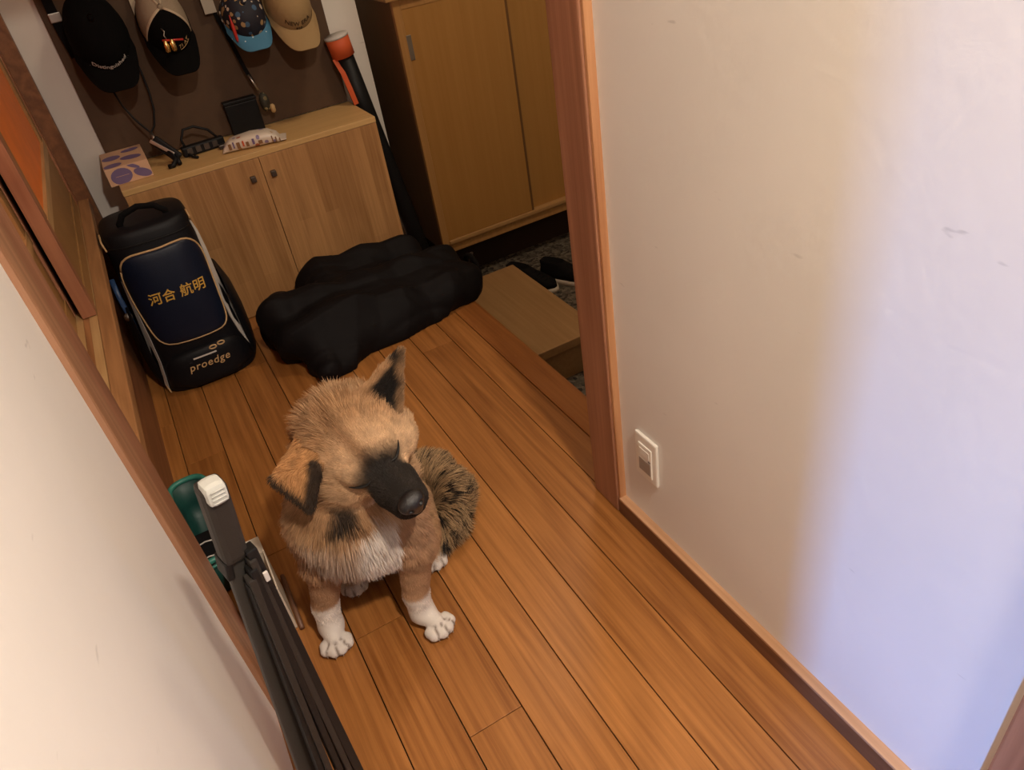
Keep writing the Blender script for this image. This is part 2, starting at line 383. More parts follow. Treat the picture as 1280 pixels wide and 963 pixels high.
def surface_nets(fn, lo, hi, h):
    lo = np.array(lo, float); n = np.ceil((np.array(hi) - lo) / h).astype(int) + 1
    ax = [lo[i] + h * np.arange(n[i]) for i in range(3)]
    vals = np.empty(n)
    for i in range(n[0]):
        Y, Z = np.meshgrid(ax[1], ax[2], indexing='ij')
        vals[i] = fn(np.stack([np.full_like(Y, ax[0][i]), Y, Z], -1))
    neg = vals < 0
    acc = np.zeros((*(n - 1), 3)); cnt = np.zeros(n - 1)
    for d in range(3):
        sl0 = [slice(None)] * 3; sl1 = [slice(None)] * 3; sl0[d] = slice(0, -1); sl1[d] = slice(1, None)
        a = vals[tuple(sl0)]; b = vals[tuple(sl1)]; cr = (a < 0) != (b < 0)
        idx = np.argwhere(cr); t = a[cr] / (a[cr] - b[cr]); pts = idx.astype(float); pts[:, d] += t
        o = [k for k in range(3) if k != d]
        for e in (0, 1):
            for g in (0, 1):
                c = idx.copy(); c[:, o[0]] -= e; c[:, o[1]] -= g
                ok = ((c >= 0) & (c < n - 1)).all(1)
                np.add.at(acc, tuple(c[ok].T), pts[ok]); np.add.at(cnt, tuple(c[ok].T), 1)
    m = cnt > 0; vid = -np.ones(n - 1, int); vid[m] = np.arange(m.sum())
    verts = lo + h * acc[m] / cnt[m][:, None]
    quads = []
    for d in range(3):
        sl0 = [slice(None)] * 3; sl1 = [slice(None)] * 3; sl0[d] = slice(0, -1); sl1[d] = slice(1, None)
        A = neg[tuple(sl0)]; Bn = neg[tuple(sl1)]; idx = np.argwhere(A != Bn); flip = Bn[A != Bn]
        o = [(d + 1) % 3, (d + 2) % 3]
        ok = (idx[:, o[0]] > 0) & (idx[:, o[1]] > 0) & (idx[:, o[0]] < n[o[0]] - 1) & (idx[:, o[1]] < n[o[1]] - 1)
        idx = idx[ok]; flip = flip[ok]; q = []
        for e, g in ((1, 1), (0, 1), (0, 0), (1, 0)):
            c = idx.copy(); c[:, o[0]] -= e; c[:, o[1]] -= g; q.append(vid[tuple(c.T)])
        q = np.stack(q, 1); q[flip] = q[flip][:, ::-1]; quads.append(q)
    return verts, np.concatenate(quads)

def np_mesh(name, V, Q):
    me = bpy.data.meshes.new(name)
    me.vertices.add(len(V)); me.vertices.foreach_set('co', V.astype(np.float32).ravel())
    k = Q.shape[1]
    me.loops.add(Q.size); me.loops.foreach_set('vertex_index', Q.astype(np.int32).ravel())
    me.polygons.add(len(Q)); me.polygons.foreach_set('loop_start', np.arange(0, Q.size, k, dtype=np.int32))
    me.polygons.foreach_set('use_smooth', np.ones(len(Q), bool))
    me.update(calc_edges=True); me.validate()
    return me

def vnoise(P, scale, seed=0):
    """cheap smooth value noise"""
    q = P * scale; i = np.floor(q).astype(int); f = q - i; f = f * f * (3 - 2 * f)
    def hsh(a): 
        h = (a[..., 0] * 374761393 + a[..., 1] * 668265263 + a[..., 2] * 2147483647 + seed * 144269504) & 0x7fffffff
        h = ((h ^ (h >> 13)) * 1274126177) & 0x7fffffff; return (h & 0xffff) / 65535.0
    out = 0
    for dx in (0, 1):
        for dy in (0, 1):
            for dz in (0, 1):
                w = (f[..., 0] if dx else 1 - f[..., 0]) * (f[..., 1] if dy else 1 - f[..., 1]) * (f[..., 2] if dz else 1 - f[..., 2])
                out = out + w * hsh(i + np.array([dx, dy, dz]))
    return out

# ================================================================== THE SETTING
# floor: dark underlay with single planks as children
XR, XL = 0.69, -0.19
floor = struct(MB().box(-0.34, 0.768, -1.6, 3.0, -0.34, -0.0136).build('floor', 'subfloor'))
PW = 0.113
edges = [-0.335, -0.222] + [0.004 - 0.113, 0.004] + [0.004 + PW * k for k in range(1, 7)] + [0.768]
joints = {0: [0.9, 2.2], 1: [0.45, 1.95], 2: [1.45, 2.75], 3: [0.35, 1.09, 2.35], 4: [0.76, 2.6], 5: [-0.3, 1.75], 6: [0.2, 2.2], 7: [-0.1, 2.5], 8: [2.02], 9: [2.35]}
for k in range(len(edges) - 1):
    x0, x1 = edges[k] + 0.0011, edges[k + 1] - 0.0011
    ys = [-1.6] + joints.get(k, [1.2]) + [2.995]
    for y0, y1 in zip(ys[:-1], ys[1:]):
        if x0 > 0.67:      # beyond the door post only
            y0 = max(y0, 1.155)
            if y1 <= y0: continue
        b = MB().cbox(x0, x1, y0 + 0.0007, y1 - 0.0007, -0.0135, 0.0, 0.0011)
        b.build('plank', 'plank', floor, origin=((x0 + x1) / 2, (y0 + y1) / 2, 0))
# entry edge beam
beam = MB().cbox(0.7692, 0.862, 1.157, 2.995, -0.32, 0.001, 0.008)
struct(beam.build('trim_1', 'kamachi', origin=(0.815, 2.0, 0)))

# right wall with its door post and baseboard
struct(MB().box(XR, 0.80, -1.6, 1.052, -0.02, 2.4).build('wall_right', 'wall', origin=(XR, 0, 0)))
pst = empty('trim_2', (0.74, 1.1, 0)); struct(pst)
MB().cbox(0.670, 0.800, 1.0586, 1.157, 0, 2.4, 0.004).build('post_face', 'post', pst, origin=(0.70, 1.1, 0))
MB().cbox(0.674, 0.800, 1.050, 1.0585, 0, 2.4, 0.002).build('post_edge', 'post_edge', pst, origin=(0.70, 1.06, 0))
bb = empty('baseboard_right', (XR, 0.6, 0)); struct(bb)
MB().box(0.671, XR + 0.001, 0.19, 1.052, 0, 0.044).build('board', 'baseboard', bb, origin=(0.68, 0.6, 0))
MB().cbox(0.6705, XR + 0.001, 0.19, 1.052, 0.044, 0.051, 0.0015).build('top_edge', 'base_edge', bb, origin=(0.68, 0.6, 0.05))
np_ = MB().cbox(0.664, 0.80, 0.085, 0.192, 0, 2.4, 0.004)
struct(np_.build('trim_3', 'post', origin=(0.70, 0.13, 0)))

# left wall
struct(MB().box(-0.32, XL, -0.15, 1.03, -0.02, 2.4).build('wall_left', 'wall', origin=(XL, 0.5, 0)))
lp = empty('trim_4', (-0.22, 1.1, 0)); struct(lp)
MB().cbox(-0.32, -0.181, 1.026, 1.115, 0, 2.4, 0.007).build('post_face', 'post_near', lp, origin=(-0.2, 1.07, 0))
MB().cbox(-0.32, -0.189, 1.1152, 1.245, 0, 2.4, 0.004).build('door_jamb', 'post', lp, origin=(-0.2, 1.18, 0))
# raised opening with two sliding doors
SZ = 0.52
riser = struct(MB().box(-0.335, -0.265, 1.245, 2.97, -0.01, SZ - 0.035).build('wall_left_low', 'riser', origin=(-0.27, 2, 0.2)))
sl = empty('trim_5', (-0.25, 2.1, SZ)); struct(sl)
MB().cbox(-0.236, -0.200, 1.246, 2.97, SZ - 0.035, SZ, 0.003).build('sill_board', 'sill', sl, origin=(-0.22, 2.1, SZ))
MB().box(-0.256, -0.2365, 1.246, 2.97, SZ - 0.035, SZ - 0.002).build('track', 'sill_light', sl, origin=(-0.245, 2.1, SZ))
MB().box(-0.270, -0.2565, 1.246, 2.97, SZ - 0.035, SZ - 0.003).build('track', 'sill_dark', sl, origin=(-0.263, 2.1, SZ))
MB().box(-0.335, -0.2705, 1.246, 2.97, SZ - 0.035, SZ - 0.002).build('track', 'sill_light', sl, origin=(-0.30, 2.1, SZ))
fj = struct(MB().cbox(-0.335, -0.188, 2.955, 2.999, 0, 2.4, 0.003).build('trim_6', 'riser', origin=(-0.25, 2.97, 0)))
struct(MB().box(-0.335, -0.19, 1.245, 2.955, 1.80, 2.4).build('wall_left_high', 'wall'))
def slide_door(name, x0, x1, y0, y1, z0, z1, label_inner):
    d = empty(name, ((x0 + x1) / 2, (y0 + y1) / 2, z0)); struct(d)
    sw = 0.05
    MB().cbox(x0, x1, y0, y0 + sw, z0, z1, 0.002).build('stile', 'stile', d, origin=((x0 + x1) / 2, y0, z0))
    MB().cbox(x0, x1, y1 - sw, y1, z0, z1, 0.002).build('stile', 'stile', d, origin=((x0 + x1) / 2, y1, z0))
    MB().box(x0 + .002, x1 - .002, y0 + sw, y1 - sw, z0, z0 + 0.05).build('bottom_rail', 'door_panel', d)
    MB().box(x0 + .002, x1 - .002, y0 + sw, y1 - sw, z1 - 0.05, z1).build('top_rail', 'door_panel', d)
    MB().box(x0 + .006, x1 - .006, y0 + sw, y1 - sw, z0 + 0.05, z0 + 0.205).build('lower_panel', 'door_panel', d)
    MB().box(x0 + .001, x1 - .001, y0 + sw, y1 - sw, z0 + 0.205, z0 + 0.235).build('middle_rail', 'sill_light', d)
    MB().box(x0 + .010, x1 - .010, y0 + sw + .04, y1 - sw - .06, z0 + 0.235, z1 - 0.05).build('upper_panel', 'door_orange', d)
    MB().box(x0 + .003, x1 - .003, y0 + sw, y0 + sw + .04, z0 + 0.235, z1 - 0.05).build('inner_stile', 'door_panel', d)
    MB().box(x0 + .003, x1 - .003, y1 - sw - .06, y1 - sw, z0 + 0.235, z1 - 0.05).build('inner_stile', 'door_panel', d)
    return d
slide_door('door_1', -0.2695, -0.236, 1.955, 2.953, SZ, 1.80, '')
slide_door('door_2', -0.318, -0.284, 1.247, 2.035, SZ, 1.80, '')
struct(MB().box(-0.36, -0.34, 1.0, 3.0, -0.02, 2.4).build('wall_left_backing', 'subfloor'))

# end wall, entry walls, ceiling, lintel
struct(MB().box(-0.34, 0.93, 3.0, 3.10, -0.34, 2.4).build('wall_back', 'wall', origin=(0.3, 3.0, 0)))
struct(MB().box(0.86, 0.93, 3.10, 3.50, -0.34, 2.4).build('wall_entry_return', 'wall', origin=(0.9, 3.2, 0)))
struct(MB().box(0.86, 2.70, 3.50, 3.60, -0.34, 2.4).build('wall_entry_back', 'wall', origin=(1.5, 3.5, 0)))
struct(MB().box(2.60, 2.70, 1.05, 3.50, -0.34, 2.4).build('wall_entry_side', 'wall', origin=(2.6, 2.5, 0)))
struct(MB().box(0.80, 2.60, 1.05, 1.157, -0.34, 2.4).build('wall_entry_front', 'wall', origin=(1.5, 1.1, 0)))
struct(MB().box(0.862, 2.60, 1.157, 3.50, -0.36, -0.32).build('floor_entry', 'gravel'))
struct(MB().box(-0.40, 2.70, -1.6, 3.60, 2.40, 2.46).build('ceiling', 'ceiling'))
struct(MB().box(XL, XR, 1.055, 1.155, 1.80, 2.40).build('wall_lintel', 'wall'))
lm = empty('ceiling_lamp', (0.46, -0.32, 2.40))
tag(lm, 'round white ceiling lamp on the corridor ceiling', 'lamp')
MB().lathe([(0.10, 0.0), (0.10, -0.03), (0.085, -0.035)], 24, (0.46, -0.32, 2.40)).build('lamp_base', 'lampwhite', lm, True, origin=(0.46, -0.32, 2.40))
MB().lathe([(0.125, -0.035), (0.13, -0.06), (0.11, -0.06), (0.105, -0.036)], 28, (0.46, -0.32, 2.40)).build('shade_ring', 'lampwhite', lm, True, origin=(0.46, -0.32, 2.40))


# ================================================================== FURNITURE
# low cabinet below the panel
CT = 0.582
cab = empty('storage_cabinet', (0.36, 2.85, 0))
tag(cab, 'low laminated wood cabinet with two doors under the brown panel', 'cabinet')
CX0, CX1, CY0, CY1 = -0.084, 0.806, 2.694, 2.995
b = MB(); b.box(CX0 + .002, CX0 + .02, CY0 + .019, CY1, 0, CT - .02); b.box(CX1 - .018, CX1, CY0 + .019, CY1, 0, CT - .02)
b.box(CX0 + .02, CX1 - .018, CY1 - .01, CY1, 0, CT - .02); b.box(CX0 + .02, CX1 - .018, CY0 + .03, CY1 - .01, 0.0, .03)
b.build('body', 'cab_front', cab, origin=(0.36, 2.85, 0))
MB().cbox(CX0, CX1 + .001, CY0, CY1, CT - .020, CT, .002).build('top_board', 'cab_top', cab, origin=(0.36, 2.85, CT))
for x0, x1, kx in ((CX0 + .002, .3645, .324), (.3665, CX1, .397)):
    d = MB().cbox(x0, x1, CY0 + .001, CY0 + .0185, .004, CT - .021, .0015).build('door', 'cab_front', cab, origin=((x0 + x1) / 2, CY0, .3))
    MB().cbox(kx - .009, kx + .009, CY0 - .016, CY0 + .002, .487, .507, .002).build('knob', 'darkmetal', d)

# brown panel on the end wall
tag(MB().cbox(-0.086, 0.803, 2.986, 2.9995, CT + .004, 2.0, .002).build('wall_panel', 'pegboard', origin=(.36, 2.99, 1)),
    'dark brown hanging panel on the end wall above the cabinet', 'panel')

# shoe cabinet with sliding doors in the entry
sc = empty('shoe_cabinet', (1.5, 3.18, -.32))
tag(sc, 'tall shoe cabinet with two sliding veneer doors in the entry', 'cabinet')
SX0, SX1, SY0, SY1, SZ0, SZ1 = 1.035, 1.97, 2.90, 3.47, -.13, .90
MB().box(SX0, SX0 + .02, SY0 + .004, SY1, SZ0, SZ1).build('side_panel', 'shoe_side', sc, origin=(SX0, 3.2, .4))
MB().box(SX1 - .02, SX1, SY0 + .004, SY1, SZ0, SZ1).build('side_panel', 'shoe_side', sc, origin=(SX1, 3.2, .4))
MB().box(SX0 + .02, SX1 - .02, SY1 - .01, SY1, SZ0, SZ1).build('back_panel', 'shoe_side', sc)
MB().cbox(SX0 - .002, SX0 + .030, SY0 - .002, SY0 + .02, SZ0 + .03, SZ1, .002).build('front_stile', 'shoe_frame', sc, origin=(SX0, SY0, .4))
MB().cbox(SX1 - .030, SX1 + .002, SY0 - .002, SY0 + .02, SZ0 + .03, SZ1, .002).build('front_stile', 'shoe_frame', sc, origin=(SX1, SY0, .4))
MB().cbox(SX0 + .03, SX1 - .03, SY0 - .008, SY0 + .04, SZ0 + .03, SZ0 + .049, .004).build('bottom_rail', 'shoe_rail', sc, origin=(1.5, SY0, SZ0))
MB().cbox(SX0 - .002, SX1 + .002, SY0 + .004, SY0 + .045, SZ0 - .012, SZ0 + .03, .003).build('base_rail', 'shoe_frame', sc, origin=(1.5, SY0, SZ0))
MB().box(SX0 + .03, SX1 - .03, SY0 - .002, SY0 + .04, SZ1 - .035, SZ1).build('top_rail', 'shoe_frame', sc, origin=(1.5, SY0, SZ1))
d = MB().cbox(SX0 + .03, 1.508, SY0 + .000, SY0 + .016, SZ0 + .050, SZ1 - .035, .002).build('sliding_door', 'shoe_front', sc, origin=(1.27, SY0, .4))
MB().box(1.498, 1.5085, SY0 - .0012, SY0 + .0165, SZ0 + .050, SZ1 - .035).build('edge_strip', 'shoe_side', d)
pull = MB().cbox(1.062, 1.082, SY0 - .004, SY0 + .002, .685, .775, .002).build('door_pull', 'metal', d)
MB().box(1.488, SX1 - .03, SY0 + .024, SY0 + .038, SZ0 + .050, SZ1 - .035).build('sliding_door', 'shoe_front', sc, origin=(1.7, SY0, .4))
MB().cbox(SX0 - .03, SX1 + .02, SY0 - .02, SY1, SZ1, SZ1 + .03, .004).build('top_board', 'shoe_rail', sc, origin=(1.5, 3.2, SZ1))
MB().box(SX0 + .05, SX1 - .05, SY0 + .12, SY1 - .02, -.32, SZ0).build('plinth', 'subfloor', sc)
MB().box(SX0 + .02, SX1 - .02, SY0 + .05, SY1 - .01, SZ0, SZ0 + .02).build('bottom_board', 'shoe_side', sc)

# wooden step block in the entry
st = empty('entry_step', (1.045, 2.28, -.32))
tag(st, 'worn wooden step block below the entry edge', 'step')
MB().cbox(.866, 1.225, 1.955, 2.62, -.185, -.150, .003).build('tread', 'step', st, origin=(1.045, 2.28, -.15))
MB().box(.885, 1.205, 1.975, 2.00, -.32, -.185).build('end_panel', 'step', st, origin=(1.045, 1.99, -.25))
MB().box(.885, 1.205, 2.575, 2.60, -.32, -.185).build('end_panel', 'step', st, origin=(1.045, 2.59, -.25))
MB().box(1.18, 1.205, 2.00, 2.575, -.32, -.185).build('side_panel', 'step', st, origin=(1.19, 2.28, -.25))

# shoes on the entry floor
def shoe(loc, ang, label, group=None, upper='shoeblack'):
    root = empty('shoe', loc); tag(root, label, 'shoe', group)
    R = Matrix.Translation(Vector(loc)) @ Matrix.Rotation(ang, 4, 'Z')
    def prof(t, wmul=1.0):
        return wmul * (0.036 + 0.012 * math.sin(PI * min(1, t * 1.15)) + (0.004 if t > .6 else 0)) * (1 if 0.06 < t < .9 else (0.72 if t <= .06 else max(.25, (1 - (t - .9) / .1) ** .5)))
    def ring(z, wm, l0, l1, n=14):
        pts = []
        for i in range(n + 1):
            t = i / n; pts.append((l0 + (l1 - l0) * t, prof(t, wm)))
        pts2 = [(x, -w) for x, w in reversed(pts)]
        return [R @ Vector((x - .13, w, z)) for x, w in pts + pts2]
    def loft(rings):
        m = MB(); m.grid(rings, True); k = len(rings[0]); m.f += [tuple(range(k - 1, -1, -1)), tuple(len(m.v) - k + j for j in range(k))]; return m
    loft([ring(0, .96, 0, .265), ring(.012, 1.0, -.002, .268), ring(.026, .98, 0, .266)]).build('sole', 'sole', root, True, origin=loc)
    up = MB(); rr = []
    for z, wm, a, bb_ in ((.026, .93, .004, .26), (.045, .92, .004, .255), (.06, .80, .006, .225), (.075, .66, .004, .165), (.09, .58, .0, .125), (.095, .5, .006, .118), (.07, .44, .014, .11)):
        rr.append(ring(z, wm, a, bb_))
    loft(rr).build('upper', upper, root, True, origin=loc)
    t = MB()
    for k in range(4):
        x = .02 + k * .022; t.tube([R @ Vector((x, -.022, .072 - k * .005)), R @ Vector((x + .004, 0, .082 - k * .006)), R @ Vector((x, .022, .072 - k * .005))], .0028, 6)
    t.build('laces', 'shoeblack', root, True, origin=loc)
    return root
shoe((1.475, 2.60, -.32), math.radians(-62), 'black canvas shoe beside the step block, nearer the door post', 'shoes on the entry floor')
shoe((1.330, 2.665, -.32), math.radians(-66), 'black canvas shoe beside the step block, nearer the shoe cabinet', 'shoes on the entry floor')
shoe((1.17, 1.80, -.32), math.radians(200), 'black and white patterned shoe in front of the step block end', 'shoes on the entry floor', 'shoeprint')

# outlet on the right wall
ol = empty('wall_outlet', (XR, .955, .238)); tag(ol, 'white wall outlet plate with grey cover on the plaster wall', 'outlet')
b = MB().cbox(XR - .008, XR, .955 - .0365, .955 + .0365, .180, .298, .004).build('plate', 'white', ol)
MB().cbox(XR - .0105, XR - .006, .955 - .0215, .955 + .0225, .196, .276, .0015).build('insert', 'white', ol)
for dy in (-.007, .008):
    MB().box(XR - .0112, XR - .009, .955 + dy - .0015, .955 + dy + .0015, .250, .262).build('slot', 'slot', ol)
MB().cbox(XR - .0115, XR - .009, .955 - .015, .955 + .017, .2475, .2655, .0008).build('socket_frame', 'white', ol)
MB().cbox(XR - .0115, XR - .008, .955 - .019, .955 + .020, .203, .237, .001).build('lower_cover', 'greycover', ol)
MB().box(XR - .0112, XR - .009, .955 - .019, .955 - .012, .240, .2435).build('pilot_lamp', 'slot', ol)

# ================================================================== BACKPACK
BXc = -.058
def bp_front(z): return 2.345 + .10 * z
def bp_hw(z): return .163 - .030 * min(1, z / .45) if z < .45 else .133 - .0 * z
BPB = 2.635; BPN = 3.6
def bp_y(X, z, off=0.0):
    hw = bp_hw(z) ; yf = bp_front(z); hd = (BPB - yf) / 2; yc = (BPB + yf) / 2
    t = min(.985, abs(X - BXc) / hw)
    bul = -.012 * math.sin(PI * min(1, max(0, z / .55)))
    return yc - (hd) * (1 - t ** BPN) ** (1 / BPN) + bul * (1 - t * t) - off
bag = empty('backpack', (BXc, 2.49, 0)); tag(bag, 'navy and black backpack with gold piping in front of the cabinet', 'backpack')
rows = []; n = 48
for z, s in [(0, .90), (.006, .97), (.02, 1), (.08, 1), (.15, 1), (.22, 1), (.3, 1), (.38, 1), (.45, 1), (.50, 1), (.525, .99), (.540, .965), (.546, .92), (.549, .6), (.550, .2)]:
    hw = bp_hw(z) * s; yf = bp_front(z); hd = (BPB - yf) / 2 * (s if z > .5 else 1 - (1 - s) * .4); yc = (BPB + yf) / 2 + (.02 if z > .55 else 0)
    row = []
    for j in range(n):
        th = 2 * PI * j / n; c, s_ = math.cos(th), math.sin(th)
        x = math.copysign(abs(c) ** (2 / BPN), c); y = math.copysign(abs(s_) ** (2 / BPN), s_)
        bul = -.012 * math.sin(PI * min(1, max(0, z / .55))) * (1 - x * x) if y < 0 else 0
        row.append(Vector((BXc + hw * x, yc + hd * y + bul, z)))
    rows.append(row)
m = MB(); m.grid(rows, True); m.f += [tuple(range(n - 1, -1, -1)), tuple((len(rows) - 1) * n + j for j in range(n))]
m.build('main_body', 'bagblack', bag, True, origin=(BXc, 2.49, 0))
navy = [(-0.178, 0.425), (-0.165, 0.463), (-0.138, 0.480), (-0.101, 0.481), (-0.049, 0.479), (-0.007, 0.483), (0.031, 0.482), (0.054, 0.463), (0.066, 0.432), (0.068, 0.393), (0.065, 0.350), (0.062, 0.288), (0.059, 0.224), (0.053, 0.193), (0.036, 0.177), (0.002, 0.174), (-0.064, 0.174), (-0.134, 0.179), (-0.158, 0.194), (-0.169, 0.219), (-0.176, 0.269), (-0.182, 0.337), (-0.182, 0.390)]
def smooth_loop(p, it=2):
    for _ in range(it):
        q = []
        for i in range(len(p)):
            a, b_ = p[i], p[(i + 1) % len(p)]
            q += [(a[0] * .75 + b_[0] * .25, a[1] * .75 + b_[1] * .25), (a[0] * .25 + b_[0] * .75, a[1] * .25 + b_[1] * .75)]
        p = q
    return p
nl = smooth_loop(navy, 1)
cx, cz = -.058, .33
rings = []
for s, off in ((1.0, .001), (.985, .009), (.93, .012), (.8, .014), (.6, .016), (.4, .017), (.2, .018), (.02, .018)):
    rings.append([Vector((cx + (x - cx) * s, bp_y(cx + (x - cx) * s, cz + (z - cz) * s, off), cz + (z - cz) * s)) for x, z in nl])
m = MB(); m.grid(rings, True); m.f.append(tuple((len(rings) - 1) * len(nl) + j for j in range(len(nl))))
npan = m.build('front_pocket', 'navy', bag, True, origin=(cx, 2.36, cz))
pts = [Vector((x, bp_y(x, z, .006), z)) for x, z in nl]; pts.append(pts[0])
MB().tube(pts, .0034, 7).build('piping', 'gold', npan, True, origin=(cx, 2.36, cz))
def wrap_text(body, size, X, Z, off, mat, name, parent, rot=0.0, bold=0.0, shear=0.0, spacing=1.0):
    me = text_mesh(body, size, .0004, bold, shear, spacing)
    c, s = math.cos(rot), math.sin(rot)
    for v in me.vertices:
        x = X + v.co.x * c - v.co.y * s; z = Z + v.co.x * s + v.co.y * c
        v.co = Vector((x - X, bp_y(x, z, off + v.co.z + .0005) - 2.36, z - Z))
    return link(name, me, mat, parent, False, (X, 2.36, Z))
wrap_text('河合 航明', .040, -.052, .338, .0185, 'goldtext', 'name_embroidery', npan, 0.0, .0004, 0.10, 1.05)
MB().tube([(x, bp_y(x, .505, .001), .505) for x in np.linspace(-.178, .062, 16)], .003, 6).build('top_zip', 'black', bag, True)
# lower pocket
lowp = smooth_loop([(-.196, .010), (-.190, .09), (-.165, .128), (-.12, .140), (.0, .142), (.045, .136), (.078, .10), (.092, .010)], 1)
cx2, cz2 = -.055, .06
rings = []
for s, off in ((1.0, .001), (.98, .010), (.9, .016), (.7, .020), (.4, .022), (.02, .022)):
    rings.append([Vector((cx2 + (x - cx2) * s, bp_y(cx2 + (x - cx2) * s, cz2 + (z - cz2) * s, off), cz2 + (z - cz2) * s)) for x, z in lowp])
m = MB(); m.grid(rings, True); m.f.append(tuple((len(rings) - 1) * len(lowp) + j for j in range(len(lowp))))
lpk = m.build('lower_pocket', 'bagblack', bag, True, origin=(cx2, 2.34, cz2))
wrap_text('proedge', .036, -.052, .088, .0225, 'gold', 'brand_lettering', lpk, 0, .0002, .25, 1.12)
m = MB(); P4 = [(-.093, .113), (-.018, .113), (-.018, .118), (-.093, .118)]
m.grid([[Vector((x, bp_y(x, z, .0215), z)) for x in np.linspace(-.093, -.018, 8)] for z in (.113, .1185)]); m.grid([[Vector((x, bp_y(x, z, .0185), z)) for x in np.linspace(-.093, -.018, 8)] for z in (.113, .1185)])
m.build('stripe', 'whitefab', lpk)
for sx in (-1, 1):
    X0 = -.009 + sx * .014; loop = [Vector((X0 + .011 * math.cos(t), bp_y(X0, .132, .0175), .1335 + .006 * math.sin(t) + sx * .002)) for t in np.linspace(0, 2 * PI, 13)]
    MB().tube(loop, .0026, 6).build('logo_ring', 'gold', lpk, True)
# white bands down both sides of the front
def band(name, pts, w, mat, sx):
    A, B = [], []
    for (x, z, ww) in pts:
        for L_, xx in ((A, x), (B, x + sx * ww)): L_.append(Vector((xx, min(bp_y(xx, z, .006), 2.53), z)))
    m = MB(); m.grid([A, B]); C_ = [p + Vector((-sx * .003, .006, 0)) for p in A]; D_ = [p + Vector((-sx * .003, .006, 0)) for p in B]
    m.grid([D_, C_]); m.grid([B, D_]); m.grid([C_, A]); return m.build(name, mat, bag, True)
band('side_band', [(.068, .515, .003), (.072, .47, .008), (.071, .41, .012), (.066, .34, .016), (.064, .29, .018), (.064, .24, .024), (.066, .19, .028), (.074, .13, .024), (.086, .08, .016), (.096, .045, .006)], 0, 'whitefab', 1)
band('side_band', [(-.184, .40, .004), (-.185, .33, .008), (-.186, .28, .010), (-.187, .2, .015), (-.190, .12, .020), (-.197, .06, .016), (-.204, .015, .005)], 0, 'whitefab', -1)
MB().tube([(.070, bp_y(.070, .512, .004), .512), (.072, bp_y(.06, .53, .0), .53), (.070, bp_y(.06, .54, -.02), .546)], .003, 6).build('corner_piping', 'gold', bag, True)
MB().tube([(-.186, bp_y(-.18, .50, .004), .50), (-.190, bp_y(-.18, .52, .0) + .01, .525), (-.188, bp_y(-.18, .53, -.02) + .02, .54)], .003, 6).build('corner_piping', 'gold', bag, True)
MB().tube([(-.206, bp_y(-.206, .03, .004), .03), (-.202, bp_y(-.2, .01, .006), .006)], .003, 6).build('corner_piping', 'gold', bag, True)
# side pockets, carry handle, strap buckle
for sx, mt in ((-1, 'bluelitfab'), (1, 'bagblack')):
    rows = []
    for z, s in ((.012, .55), (.03, .85), (.09, 1), (.18, 1), (.26, .8), (.31, .35)):
        rows.append([Vector((BXc + sx * (.146 + .034 * s * max(0, math.sin(t))), 2.50 - .105 * math.cos(t), z)) for t in np.linspace(0, PI, 12)])
    m = MB(); m.grid(rows); m.f += [tuple(range(11, -1, -1)), tuple(5 * 12 + j for j in range(12))]
    m.build('side_pocket', mt if sx > 0 else 'bagblack', bag, True, origin=(BXc + sx * .17, 2.5, .15))
hp = [(-.122, 2.47, .535), (-.122, 2.465, .555), (-.104, 2.46, .580), (-.056, 2.458, .594), (-.010, 2.46, .582), (.014, 2.465, .558), (.014, 2.47, .535)]
MB().tube(hp, .010, 8, flat=.55).build('carry_handle', 'blackfab', bag, True)
MB().tube([(-.214, 2.47, .40), (-.216, 2.45, .34), (-.214, 2.44, .28), (-.215, 2.44, .20)], .008, 8, flat=.4).build('side_strap', 'bluelitfab', bag, True)  # bluish daylight on the bag's left side painted into the strap colour
MB().lathe([(.0, -.004), (.013, -.003), (.013, .003), (0, .004)], 16, (0, 0, 0), Matrix.Translation((-.216, 2.425, .285)) @ Matrix.Rotation(PI / 2, 4, 'X')).build('strap_button', 'metal', bag, True)

# ================================================================== BLACK NYLON BAG (soft heap on the floor)
def duffel(P):
    d = s_caps(P, (.32, 2.30, .070), (.80, 2.36, .055), .125, .100)
    d = smin(d, s_caps(P, (.30, 2.17, .035), (.80, 2.255, .030), .085, .075), .05)
    d = smin(d, s_caps(P, (.42, 2.50, .085), (.74, 2.54, .070), .105, .085), .05)
    d = smin(d, s_ell(P, (.225, 2.36, .09), (.080, .14, .115)), .04)
    d = smin(d, s_ell(P, (.86, 2.33, .045), (.055, .10, .065)), .05)
    ax = P[..., 0] * .985 + P[..., 1] * .16; ac = P[..., 1] - .15 * P[..., 0]
    Wp = np.stack([ax * .55, ac * 1.25 + P[..., 2] * .9, P[..., 2] * .4], -1)
    tri_w = lambda t: np.abs(2 * (t - np.floor(t + .5)))        # sharp zigzag: cloth facets
    wv = vnoise(P, 4.5, 21); wv2 = vnoise(P, 9., 22)
    a1 = tri_w(ac * 5.0 + P[..., 2] * 2.2 + ax * .35 + wv * .55)
    a2 = tri_w(ac * 8.0 - P[..., 2] * 2.0 + ax * 1.5 + wv2 * .45 + .3)
    a3 = tri_w(ac * 2.2 + ax * 5.2 - P[..., 2] * 3 + wv * .6 + .1)
    d = d - .036 * a1 - .015 * a2 - .014 * a3 - .003 * tri_w(ac * 15 + ax * 7 + wv2 * 1.2) + .030
    return np.maximum(d, -P[..., 2] + .001)
V, Q = surface_nets(duffel, (.02, 2.0, -.01), (1.02, 2.68, .28), .006)
du = link('nylon_bag', np_mesh('nylon_bag', V - np.array([.5, 2.35, 0]), Q), 'nylon', None, True, (.5, 2.35, 0))
tag(du, 'crumpled black nylon bag lying on the floorboards', 'bag')
